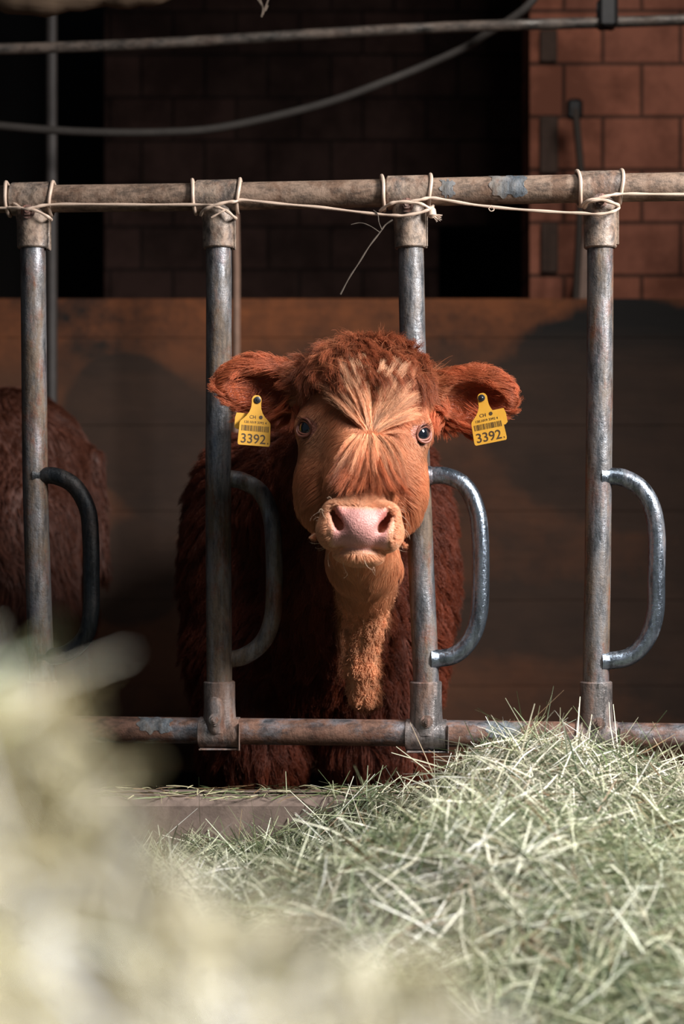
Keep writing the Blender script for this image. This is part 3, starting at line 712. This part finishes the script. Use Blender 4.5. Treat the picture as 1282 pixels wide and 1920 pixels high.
W_ = np.array([.010, 0, -.014])     # whorl between the eyes, head axes
def head_masks(Pw):
    L = HF.loc(Pw); X, Y, Z = L.T; _, N_ = fd.sample(Pw); Nl = N_@HR
    pad = (Y > .174)*(np.abs(X) < .043)*(Z > -.190)*(Z < -.120)
    pad = pad | ((np.abs(np.abs(X)-.036) < .013) & (Y > .15) & (Y < .205) & (Z > -.165) & (Z < -.128))
    eye = (np.sqrt((np.abs(X)-.090)**2+(Y-.012)**2+Z**2) < .0195)
    ear = (np.abs(X) > .108) & (Z > -.0) & (Pw[:, 1] < .0)
    lock = (np.abs(X-.010) < np.where(Z > -.006, .010+.80*(Z+.006), .027)) & (Z > -.048) & (Z < .096) & (Nl[:, 1] > .15) & (Y > -.08)
    lock &= ~((Z < -.015) & (np.abs(X-.008) > .035))
    mop = (Z > .076) & (np.abs(X) < .098) & (Pw[:, 1] < .0)
    return X, Y, Z, Nl, pad, eye, ear, lock, mop
def in_head(Pw): return (Pw[:, 1] < .02) & (Pw[:, 2] > .70)
def face_dir(Pw, R):
    L = HF.loc(R); X, Y, Z = L.T; s = np.sign(X)
    d = np.stack([X*3, -.45+0*X, -.75+0*X], 1)
    br = ((Y > .03) & (Z < -.02))[:, None]; d = np.where(br, np.stack([X*14, -.1+0*X, -.6+0*X], 1), d)
    mz = ((Y > .12))[:, None]; d = np.where(mz, np.stack([X*18, -.4+0*X, -.35+0*X], 1), d)
    ek = ((np.abs(X) > .105) & (Z > 0))[:, None]
    d = np.where(ek, np.stack([s*1.0, .1+0*X, -.15-2.*(np.clip(.07-Z, -.02, 1))], 1), d)
    th = (Z < -.17)[:, None] & (Y < .13)[:, None]; d = np.where(th, np.stack([X*2, -.3+0*X, -1+0*X], 1), d)
    return d@HR.T+0.25*nvec(R, 30, 11)
# short coat on head
def dens_head(c):
    X, Y, Z, Nl, pad, eye, ear, lock, mop = head_masks(c)
    d = in_head(c)*1.0; d *= ~pad; d *= ~eye; d = d*np.where(Y > .12, 1.5, 1); d = d*np.where(ear, 1.0, 1); d *= np.where(mop & ~lock, .5, 1); d *= np.where(c[:, 1] > -.07, .5, 1)
    return d
R = tri_sample(V, Q, 150000, dens_head)
X, Y, Z, Nl, pad, eye, ear, lock, mop = head_masks(R)
Ln = .014+0*X; Ln = np.where((Z < -.04) & (np.abs(X) > .05), .028, Ln); Ln = np.where((Z < -.17) & (Y < .11), .028, Ln); Ln = np.where(Y > .13, .0055, Ln)
Ln = np.where((Z < -.190) & (Y > .12), .011, Ln); Ln = np.where(ear, .020, Ln); Ln = np.where((np.abs(X) > .09) & (Z < .02) & (Y < -.02), .022, Ln)
eyd = np.sqrt((np.abs(X)-.088)**2+Z**2+(Y-.01)**2); Ln = np.minimum(Ln, .004+.25*np.clip(eyd-.018, 0, 1)); Ln *= rng.uniform(.7, 1.25, len(R))
lift = np.where(Y > .13, .35, .28)+0*X; lift = np.where(ear, .45, lift); lift = np.where((np.abs(X) > .065) & (Z < -.02) & (Y < .1), .6, lift); inn = ear & (Nl[:, 1] > .15) & (((np.abs(X)-.172)/.05)**2+((Z-.06)/.03)**2 < 1); Ln = np.where(inn, .006, Ln)
S_ = grow(fd, R, face_dir, Ln, 5, lift, .12, .18, 60, 2)
col = calf_color(R)*rng.uniform(.8, 1.2, (len(R), 1))
hair_obj('short_coat', S_, .00031, col, M['fur'], body_o)
# forelock around the whorl
def lock_dir(Pw, R):
    L = HF.loc(Pw); X, Y, Z = L.T; dx = X-W_[0]; dz = Z-W_[2]; r = np.sqrt(dx*dx+dz*dz)+1e-4
    dx2 = dx/r+np.sign(dx)*.10*np.clip(dz/.05, 0, 1); dz2 = dz/r-.45*np.clip((np.abs(dx)-.04)/.06, 0, 1)
    dz2 = dz2-.03
    d = np.stack([dx2, 0*X, dz2], 1); sw = (dz < .008)[:, None]
    d = np.where(sw, np.stack([dx*8, .35+0*X, -1+0*X], 1), d)
    return d@HR.T
def dens_lock(c):
    X, Y, Z, Nl, pad, eye, ear, lock, mop = head_masks(c); return lock*(1+2.2*np.exp(-((X-W_[0])**2+(Z-W_[2])**2)/.03**2))
GR = tri_sample(V, Q, 800, dens_lock)
Lg = HF.loc(GR); dz = Lg[:, 2]-W_[2]; adx = np.abs(Lg[:, 0]-W_[0])
gl = np.where(dz < .008, .098, .064+.024*rng.random(len(GR)))*rng.uniform(.8, 1.15, len(GR)); gl = np.where((dz < .008) & (adx > .02), gl*.8, gl); gl = np.where((dz > .004) & (dz < .08) & (adx > .022), gl*.8, gl)
gl = np.where(dz > .008, np.minimum(gl, .022+1.05*np.clip(.105-Lg[:, 2], 0, 1)), gl)
GG = grow(fd, GR, lock_dir, gl, 10, rng.uniform(.3, .62, len(GR)), np.where(dz > .008, .03+.16*np.clip(adx/.05-.3, 0, 1), .12), .26, 30, 21)
R = tri_sample(V, Q, 48000, dens_lock); S_ = clumped(fd, R, GR, GG, .80, .0022, .5)
g = nearest(R, GR); tint = rng.uniform(.58, 1.3, len(GR))[g]*rng.uniform(.8, 1.2, len(R))
Lr = HF.loc(R); gold = np.array(srgb(236, 184, 146)[:3]); org = np.array(srgb(192, 120, 82)[:3])
fg = np.exp(-((Lr[:, 0]-.008)/.032)**2-((Lr[:, 2]-.035)/.055)**2)[:, None]*.9+.1
lowf = 1-sstep(-.024, -.004, Lr[:, 2:3]); fg = fg*(1-.85*lowf); org = org*(1-lowf)+np.array(srgb(168, 92, 58)[:3])*lowf
hi = sstep(.055, .085, Lr[:, 2:3]); fc = (org*(1-fg)+gold*fg)*(1-.6*hi)+np.array(srgb(165, 98, 66)[:3])*.6*hi
hair_obj('forelock', S_, .00028, fc*tint[:, None], M['fur'], body_o)
# mop on the poll
def mop_dir(Pw, R):
    L = HF.loc(R); X, Y, Z = L.T; s = np.sign(X+.012)
    n = nvec(R, 11, 31)
    s = np.tanh((X+.005)/.05)
    d = np.stack([s*.9+n[:, 0]*1.3, .7+n[:, 1]*.6+0*X, -.2+n[:, 2]*.8+0*X], 1); return d@HR.T
dens_mop = lambda c: head_masks(c)[8]*1.0
GR = tri_sample(V, Q, 900, dens_mop); gl = rng.uniform(.042, .082, len(GR))*np.where(HF.loc(GR)[:, 2] < .095, .7, 1)
GG = grow(fd, GR, mop_dir, gl, 10, rng.uniform(.35, 1.0, len(GR)), .20, .38, 22, 41)
R = tri_sample(V, Q, 42000, dens_mop); S_ = clumped(fd, R, GR, GG, .72, .003, .4)
g = nearest(R, GR); tint = rng.uniform(.62, 1.35, len(GR))[g]*rng.uniform(.8, 1.2, len(R))
hair_obj('poll_mop', S_, .00036, np.array(srgb(150, 84, 56)[:3])*tint[:, None], M['fur'], body_o)
R = tri_sample(V, Q, 1500, dens_mop)
S_ = grow(fd, R, lambda Pw, R: np.stack([np.sign(R[:, 0]-.05)*1.0, 0*R[:, 0]-.2, .2+0*R[:, 0]], 1)+1.2*nvec(R, 60, 37), rng.uniform(.03, .062, len(R)), 9, rng.uniform(.6, 1.6, len(R)), .12, .5, 30, 43)
hair_obj('stray_hair', S_, .00022, np.array(srgb(190, 116, 78)[:3])*rng.uniform(.7, 1.2, (len(R), 1)), M['fur'], body_o)
# long ear hair
def ear_dir(Pw, R):
    L = HF.loc(R); X, Y, Z = L.T; s = np.sign(X); n = nvec(R, 24, 51)
    d = np.stack([s*(.6+6*(np.abs(X)-.16)), .35+0*X, (Z-.068)*14-.2], 1)+.4*n; return d@HR.T
def dens_ear(c):
    X, Y, Z, Nl, pad, eye, ear, lock, mop = head_masks(c); rim = 1+3*(np.sqrt(((np.abs(X)-.165)/.07)**2+((Z-.07)/.042)**2) > .9); return ear*rim*np.where((Nl[:, 1] > .15) & (((np.abs(X)-.172)/.05)**2+((Z-.06)/.03)**2 < 1), .12, 1)
GR = tri_sample(V, Q, 300, dens_ear); Lg = HF.loc(GR); gl = rng.uniform(.016, .034, len(GR)); gl = np.where((Lg[:, 2] < .05) & (np.abs(Lg[:, 0]) < .18), gl*1.7, gl)
GG = grow(fd, GR, ear_dir, gl, 8, rng.uniform(.3, .8, len(GR)), .30, .35, 35, 61)
R = tri_sample(V, Q, 13000, dens_ear); S_ = clumped(fd, R, GR, GG, .6, .002)
tint = rng.uniform(.7, 1.3, len(GR))[nearest(R, GR)]
hair_obj('ear_hair', S_, .00034, np.array(srgb(190, 106, 70)[:3])*tint[:, None], M['fur'], body_o)
# body coat
def dens_body(c):
    return ((c[:, 1] >= -.07) & (c[:, 2] > .10))*np.where(c[:, 1] < .75, 1.0, .18)*np.where(c[:, 1] < .18, 2.2, 1) + 1.2*((c[:, 2] <= .80) & (c[:, 1] < -.0) & (c[:, 1] > -.12))
def body_dir(Pw, R):
    n = nvec(R, 18, 71); d = np.stack([(R[:, 0]+.04)*1.2, .35+0*R[:, 0], -1+0*R[:, 0]], 1)+np.where(((np.abs(R[:, 0]-.036) < .06) & (R[:, 1] < .09)), .15, .55)[:, None]*n; return d
GR = tri_sample(V, Q, 3600, dens_body); gl = rng.uniform(.028, .050, len(GR))
thin = (np.abs(GR[:, 0]-.036) < .06) & (GR[:, 1] < .115) & (GR[:, 2] < .78); gl = np.where(thin, .009, gl)
thl = (np.abs(GR[:, 0]-.036) < .06) & (GR[:, 1] < .09); GG = grow(fd, GR, body_dir, gl, 8, rng.uniform(.35, .7, len(GR))*np.where(thl, .5, 1), .15, np.where(thl, .12, .5)[:, None], 26, 81)
R = tri_sample(V, Q, 110000, dens_body); S_ = clumped(fd, R, GR, GG, .65, .0035)
tint = rng.uniform(.75, 1.25, len(GR))[nearest(R, GR)]
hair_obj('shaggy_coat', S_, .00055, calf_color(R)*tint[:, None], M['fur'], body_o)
# whiskers
def dens_wh(c):
    X, Y, Z, Nl, pad, eye, ear, lock, mop = head_masks(c); return ((Y > .10) & (Z < -.11) & ~pad & ((np.abs(X) > .04) | (Z < -.19)))*1.0
R = tri_sample(V, Q, 48, dens_wh)
wd = lambda Pw, R: (np.stack([HF.loc(R)[:, 0]*14, .5+0*R[:, 0], np.where(HF.loc(R)[:, 2] < -.18, -1, -.1)], 1)+.6*nvec(R, 80, 91))@HR.T
S_ = grow(fd, R, wd, rng.uniform(.014, .034, len(R)), 7, 1.0, .12, .06, 30, 95)
hair_obj('whisker', S_, .00022, np.tile(np.array(srgb(236, 206, 180)[:3]), (len(R), 1)), M['fur'], body_o)

# ------------------------------------------------------------------ ear tags
t = NT('ear_tag_plastic'); nz = t.noise(t.coord(), 60, 5, .6)
t.set(Base_Color=t.mix(nz, srgb(184, 132, 38), srgb(206, 156, 60)), Roughness=0.42, Subsurface_Weight=0.0); M['tag'] = t.m
M['ink'] = simple('tag_ink', (62, 44, 22), 0.6, var=.2, bump=0)
M['button'] = simple('tag_button', (30, 32, 36), 0.35, bump=0)
def text_mesh(body, size, x, y):
    cu = bpy.data.curves.new('t', 'FONT'); cu.body = body; cu.size = size; cu.align_x = 'CENTER'; cu.extrude = 0.00015; cu.offset = size*0.008
    o = bpy.data.objects.new('t', cu); C.objects.link(o); dg = bpy.context.evaluated_depsgraph_get(); ev = o.evaluated_get(dg); m = ev.to_mesh()
    V = np.array([v.co[:] for v in m.vertices]); Fc = [tuple(p.vertices) for p in m.polygons]; ev.to_mesh_clear()
    bpy.data.objects.remove(o); bpy.data.curves.remove(cu)
    V = V+np.array([x, y, 0]); return V, Fc
def ear_tag(px, py, d, rot, yaw, label, side):
    O = P(px, py, d); Rz = np.array(Matrix.Rotation(math.radians(yaw), 3, 'Z'))@np.array(Matrix.Rotation(math.radians(-rot), 3, 'Y'))
    ax = Rz@np.array([[1, 0, 0], [0, 0, -1], [0, 1, 0]], float).T.T   # local x right, y up, z towards the viewer
    ax = Rz@np.stack([[1, 0, 0], [0, 0, 1], [0, -1, 0]], 1)
    wl = lambda Vl: np.asarray(Vl)@ax.T+O
    half = [(0.0, .0078), (.003, .0072), (.0055, .0055), (.0072, .003)]
    right = [(.003, .0075), (.0057, .0055), (.0075, .0025), (.0078, 0), (.0076, -.006), (.0082, -.013), (.0108, -.020), (.0150, -.0262), (.0205, -.0315), (.0240, -.035), (.0250, -.038), (.0262, -.068), (.0256, -.0715), (.0238, -.0728)]
    poly = right+[(-a, b) for a, b in right[::-1]]
    n = len(poly); hole = [(.0042*math.cos(a), .0042*math.sin(a)) for a in np.linspace(0, 2*math.pi, 16, endpoint=False)]
    import bmesh
    th = .0011; bm = bmesh.new(); vs = [bm.verts.new((a, b, 0)) for a, b in poly]; f = bm.faces.new(vs)
    ex = bmesh.ops.extrude_face_region(bm, geom=[f]); bmesh.ops.translate(bm, verts=[v for v in ex['geom'] if isinstance(v, bmesh.types.BMVert)], vec=(0, 0, th))
    bmesh.ops.recalc_face_normals(bm, faces=bm.faces); bm.verts.index_update()
    # gentle bend of the plastic
    Vl = np.array([v.co[:] for v in bm.verts]); Fc = [tuple(v.index for v in f.verts) for f in bm.faces]; bm.free()
    tg = MB().add(wl(Vl), Fc).build('ear_tag', M['tag'], calf, smooth=False); tg['label'] = label
    ink = MB()
    for s_, sz, x, y in (('CH', .0075, -.0045, -.0300), ('120.1019 3392 4', .0052, 0, -.0375), ('3392', .0208, -.0015, -.0690), ('a', .005, .0225, -.069)):
        v, f = text_mesh(s_, sz, x, y)
        if len(s_) > 10: v[:, 0] *= 1.05
        v[:, 2] += th+.00012; ink.add(wl(v), f)
    a = [( .0085+.0030*math.cos(q), -.0272+.0030*math.sin(q), th+.0003) for q in np.linspace(0, 2*math.pi, 16, endpoint=False)]
    ink.add(wl(a), [tuple(range(16))])
    r2 = np.random.default_rng(5); x = -.0215
    while x < .0215:
        wd_ = r2.choice([.0004, .0006, .0010]); 
        ink.add(wl([(x, -.0500, th+.0003), (x+wd_, -.0500, th+.0003), (x+wd_, -.0410, th+.0003), (x, -.0410, th+.0003)]), [(0, 1, 2, 3)]); x += wd_+r2.choice([.0005, .0008, .0011])
    ink.build('tag_print', M['ink'], tg, smooth=False)
    b = MB(); cc = wl([side*-.001, .0, 0])
    nv = ax@np.array([0, 0, 1.0]); b.tube([cc-nv*.012, cc+nv*.0012], .0028, 12); b.tube([cc+nv*.0012, cc+nv*.0028, cc+nv*.0032], [.0055, .0055, .0045], 20)
    b.tube([cc+nv*.0032, cc+nv*.0042], [.0026, .0014], 12); b.build('tag_button', M['button'], tg)
    rp = MB(); pl = [(-.011, -.022), (.011, -.022), (.013, -.030), (.013, -.045), (.009, -.048), (-.009, -.048), (-.013, -.045), (-.013, -.030)]
    vv = [(a+side*.0185, b, -.007) for a, b in pl]+[(a+side*.0185, b, -.0082) for a, b in pl]
    rp.add(wl(vv), [tuple(range(8)), tuple(range(15, 7, -1))]+[(i, i+8, (i+1) % 8+8, (i+1) % 8) for i in range(8)]); rp.build('rear_plate', M['tag'], tg, smooth=False)
ear_tag(481, 750, 2.825, -4, 14, 'yellow ear tag printed 3392, hanging straight in the shaded ear', -1)
ear_tag(904, 746, 2.825, 11, -10, 'yellow ear tag printed 3392, swung at an angle in the lit ear', 1)

# ------------------------------------------------------------------ second calf, standing side-on at the back
f2 = Field(axis([(-2.05, -.5, .014)]), axis([(.75, 1.65, .014)]), axis([(-.02, 1.30, .014)]))
ell(f2, (-1.10, 1.2, .86), (.50, .21, .24), .06); ell(f2, (-.80, 1.2, .90), (.22, .20, .24), .06)
for y in (1.08, 1.32):
    cone(f2, (-.76, y, .82), (-.70, y, .60), .15, .10, .05); cone(f2, (-.70, y, .60), (-.655, y, .40), .075, .045, .03)
    cone(f2, (-.655, y, .40), (-.69, y, .08), .042, .036, .02); cone(f2, (-.69, y, .08), (-.71, y, .03), .04, .043, .012)
    cone(f2, (-1.45, y, .72), (-1.46, y, .42), .10, .055, .04); cone(f2, (-1.46, y, .42), (-1.45, y, .08), .042, .036, .02); cone(f2, (-1.45, y, .08), (-1.47, y, .03), .04, .043, .012)
cone(f2, (-1.42, 1.2, .95), (-1.70, 1.2, 1.08), .17, .11, .06); ell(f2, (-1.78, 1.2, 1.08), (.13, .095, .10), .04); cone(f2, (-1.80, 1.2, 1.05), (-1.95, 1.2, .93), .08, .055, .03)
for y in (1.04, 1.36): ell(f2, (-1.72, y, 1.12), (.03, .09, .045), .02)
cone(f2, (-.585, 1.2, .98), (-.57, 1.2, .70), .022, .02, .02)
V2, Q2 = f2.mesh(); c2 = np.tile(np.array(srgb(84, 48, 36)[:3]), (len(V2), 1))*(1+.25*vnoise(V2, 9, 4))[:, None]
calf2 = thing('calf', 'dark brown calf standing side-on in the shade behind the barrier, rump in view', 'calf', (-.9, 1.2, 0))
me = mesh('calf_body', V2, Q2); vcol(me, c2); b2 = obj('body', me, M['skin'], calf2)
R = tri_sample(V2, Q2, 30000, lambda c: (c[:, 0] > -1.1)*1.0+.15*(c[:, 0] < -1.1))
S_ = grow(f2, R, lambda Pw, R: np.stack([.3+0*R[:, 0], 0*R[:, 0], -1+0*R[:, 0]], 1)+.5*nvec(R, 15, 5), rng.uniform(.02, .04, len(R)), 5, .45, .1, .4, 25, 7)
hair_obj('coat', S_, .0009, np.array(srgb(92, 52, 38)[:3])*rng.uniform(.7, 1.3, (len(R), 1)), M['fur'], b2)

# ------------------------------------------------------------------ hay
HAYC = [((222, 218, 202), .19), ((190, 186, 164), .20), ((150, 152, 124), .19), ((106, 118, 84), .17), ((70, 84, 56), .13), ((130, 106, 80), .07), ((248, 246, 240), .07)]
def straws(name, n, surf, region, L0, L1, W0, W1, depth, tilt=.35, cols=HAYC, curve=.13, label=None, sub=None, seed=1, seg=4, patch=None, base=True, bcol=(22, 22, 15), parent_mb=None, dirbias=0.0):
    r = np.random.default_rng(seed); x, y = region(r, n); z = surf(x, y)
    ln = r.uniform(L0, L1, n)*r.choice([.5, .8, 1.0, 1.35], n); wd = r.uniform(W0, W1, n); az = r.uniform(0, 2*math.pi, n); el_ = r.normal(0, tilt, n)
    e = .03; sx = (surf(x+e, y)-surf(x-e, y))/(2*e); sy = (surf(x, y+e)-surf(x, y-e))/(2*e)
    slope = np.cos(az)*sx+np.sin(az)*sy
    d = norm(np.stack([np.cos(az), np.sin(az), slope*.8+np.tan(np.clip(el_, -1.3, 1.3))], 1))
    c0 = np.stack([x, y, z-depth*r.random(n)**1.2+.008*np.abs(np.sin(el_))], 1)
    bend = norm(r.normal(0, 1, (n, 3)))*(ln*curve*r.random(n))[:, None]; bend[:, 2] -= np.abs(bend[:, 2])*.5
    side = norm(np.cross(d, norm(r.normal(0, 1, (n, 3))+np.array([0, 0, .5])))); t = np.linspace(-.5, .5, seg+1)
    ctr = c0[:, None]+d[:, None]*(t[None, :, None]*ln[:, None, None])+bend[:, None]*((t[None, :, None]*2)**2-.3)
    up = norm(np.cross(side, d))
    wt = wd[:, None]*(1-.55*np.abs(t*2)**3)[None]*.5
    # folded blade: a shallow V of three rows
    A = ctr-side[:, None]*wt[..., None]+up[:, None]*wt[..., None]*.45; B = ctr; D_ = ctr+side[:, None]*wt[..., None]+up[:, None]*wt[..., None]*.45
    Vx = np.stack([A, B, D_], 2).reshape(-1, 3); k = (seg+1)*3; i = np.arange(seg)[None]*3+np.arange(n)[:, None]*k
    q1 = np.stack([i, i+1, i+4, i+3], -1).reshape(-1, 4); q2 = np.stack([i+1, i+2, i+5, i+4], -1).reshape(-1, 4); Qx = np.concatenate([q1, q2])
    ci = r.choice(len(cols), n, p=np.array([c[1] for c in cols])/sum(c[1] for c in cols)); cc = np.array([srgb(*c[0])[:3] for c in cols])[ci]*r.uniform(.8, 1.15, (n, 1))
    if patch is not None: cc = patch(c0, cc)
    Cx = np.repeat(cc, k, 0)
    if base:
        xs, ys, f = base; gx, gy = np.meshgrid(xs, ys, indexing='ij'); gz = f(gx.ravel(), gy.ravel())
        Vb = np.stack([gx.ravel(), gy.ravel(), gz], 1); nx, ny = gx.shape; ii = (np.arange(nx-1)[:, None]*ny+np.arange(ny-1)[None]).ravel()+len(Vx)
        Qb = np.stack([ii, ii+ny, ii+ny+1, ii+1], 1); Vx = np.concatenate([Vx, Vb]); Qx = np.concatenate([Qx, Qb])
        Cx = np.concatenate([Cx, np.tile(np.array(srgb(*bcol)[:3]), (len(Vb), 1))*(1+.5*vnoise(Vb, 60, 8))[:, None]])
    me = mesh(name, Vx, Qx, smooth=False); vcol(me, Cx); o = obj(name, me, M['hay'])
    return o
g2 = lambda x, y, cx, cy, sx, sy: np.exp(-((x-cx)/sx)**2-((y-cy)/sy)**2)
def surf_feed(x, y):
    x = np.asarray(x, float); y = np.asarray(y, float); q = np.stack([x, y, 0*x], -1).reshape(-1, 3)
    xr = np.where(x > .27, .27+(x-.27)*.45, x)
    h = .338+.136*g2(xr, y, .27, -.33, .17, .25)+.10*g2(xr, y, .22, -.8, .22, .35)+.055*g2(x, y, .02, -.17, .10, .07)+.035*g2(x, y, -.05, -.82, .22, .2)
    h = h-.125*g2(x, y, .0, -.36, .12, .13)-.03*g2(x, y, -.3, -.25, .12, .10)
    h = h+.018*vnoise(q, 7, 1).reshape(x.shape)+.010*vnoise(q, 22, 2).reshape(x.shape)
    h = h-.10*sstep(-.9, -1.6, y)
    return h
def reg(x0, x1, y0, y1): return lambda r, n: (r.uniform(x0, x1, n), r.uniform(y0, y1, n))
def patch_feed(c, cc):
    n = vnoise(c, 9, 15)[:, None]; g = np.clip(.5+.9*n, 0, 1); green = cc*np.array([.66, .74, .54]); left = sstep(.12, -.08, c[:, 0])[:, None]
    return cc*(1-g*.6)+green*g*.6-left*0.25*cc  # left side darkened in the straw colour to stand for shade
bs = (np.linspace(-.95, 1.0, 120), np.linspace(-1.7, -.16, 100), lambda x, y: surf_feed(x, y)-.055)
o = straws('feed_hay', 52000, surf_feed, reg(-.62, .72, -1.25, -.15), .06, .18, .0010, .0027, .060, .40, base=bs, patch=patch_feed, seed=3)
feed = o
def join_into(a, b):
    VV = []; QQ = []; CC = []; n = 0
    for o_ in (a, b):
        m_ = o_.data; v = np.empty(len(m_.vertices)*3, np.float32); m_.vertices.foreach_get('co', v); q = np.empty(len(m_.loops), np.int32); m_.loops.foreach_get('vertex_index', q)
        c = np.empty(len(m_.vertices)*4, np.float32); m_.color_attributes['col'].data.foreach_get('color', c)
        VV.append(v.reshape(-1, 3)); QQ.append(q.reshape(-1, 4)+n); CC.append(c.reshape(-1, 4)); n += len(m_.vertices)
    me = mesh(a.name, np.concatenate(VV), np.concatenate(QQ), smooth=False); vcol(me, np.concatenate(CC)); me.materials.append(M['hay']); a.data = me; bpy.data.objects.remove(b)
tag(o, 'grey-green loose hay heaped in front of the barrier, highest under the upright nearest the block wall', 'hay', kind='stuff')
# straws that stand out of the heap and lie on the kerb
HC2 = [((222, 216, 190), .5), ((176, 178, 140), .25), ((110, 126, 84), .25)]
def reg_top(r, n):
    return r.normal(.36, .20, n), r.normal(-.33, .09, n)
o = straws('hay_stalk', 260, lambda x, y: surf_feed(x, y)+.012, reg_top, .06, .12, .0012, .0024, .01, .75, HC2, base=False, seed=9)
join_into(feed, o)
o = straws('kerb_straw', 560, lambda x, y: .3925+0*x, reg(-.6, .7, -.162, -.033), .015, .07, .0010, .0024, .0, .10, [((170, 164, 130), .4), ((96, 108, 70), .4), ((110, 86, 60), .2)], base=False, curve=.15, seed=11)
tag(o, 'scattered bits of hay lying on the concrete kerb', 'hay', kind='stuff')
# heap right in front of the lens
def ridge(x):
    xp = [-.6, -.13, -.092, -.082, -.074, -.062, -.045, -.01, .02, .05, .10, .2, .5]; zp = [.80, .792, .784, .770, .750, .732, .722, .712, .704, .684, .64, .58, .5]
    return np.interp(x, xp, zp)
def surf_near(x, y):
    x = np.asarray(x, float); y = np.asarray(y, float); d = y-CY; q = np.stack([x, y, 0*x], -1).reshape(-1, 3)
    h = ridge(x)-np.where(d > .58, (d-.58)*1.0, (.58-d)*.45)+.006*vnoise(q, 30, 3).reshape(x.shape)+.008*vnoise(q, 14, 6).reshape(x.shape)
    return np.maximum(h, .1)
NEARC = [((236, 230, 208), .34), ((220, 210, 178), .30), ((196, 184, 138), .18), ((170, 166, 120), .10), ((244, 242, 238), .08)]
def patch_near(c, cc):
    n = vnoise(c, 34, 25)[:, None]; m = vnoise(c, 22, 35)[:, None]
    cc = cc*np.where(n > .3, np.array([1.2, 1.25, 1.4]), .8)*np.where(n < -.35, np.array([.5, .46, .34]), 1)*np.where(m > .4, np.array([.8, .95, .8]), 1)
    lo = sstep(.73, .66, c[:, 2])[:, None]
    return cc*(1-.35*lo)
bn = (np.linspace(-.5, .45, 120), np.linspace(-2.86, -1.95, 90), lambda x, y: surf_near(x, y)-.014)
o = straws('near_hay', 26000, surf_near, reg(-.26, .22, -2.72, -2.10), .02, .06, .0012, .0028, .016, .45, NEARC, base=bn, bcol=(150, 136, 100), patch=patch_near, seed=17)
tag(o, 'pale blurred hay heap close to the camera', 'hay', kind='stuff')
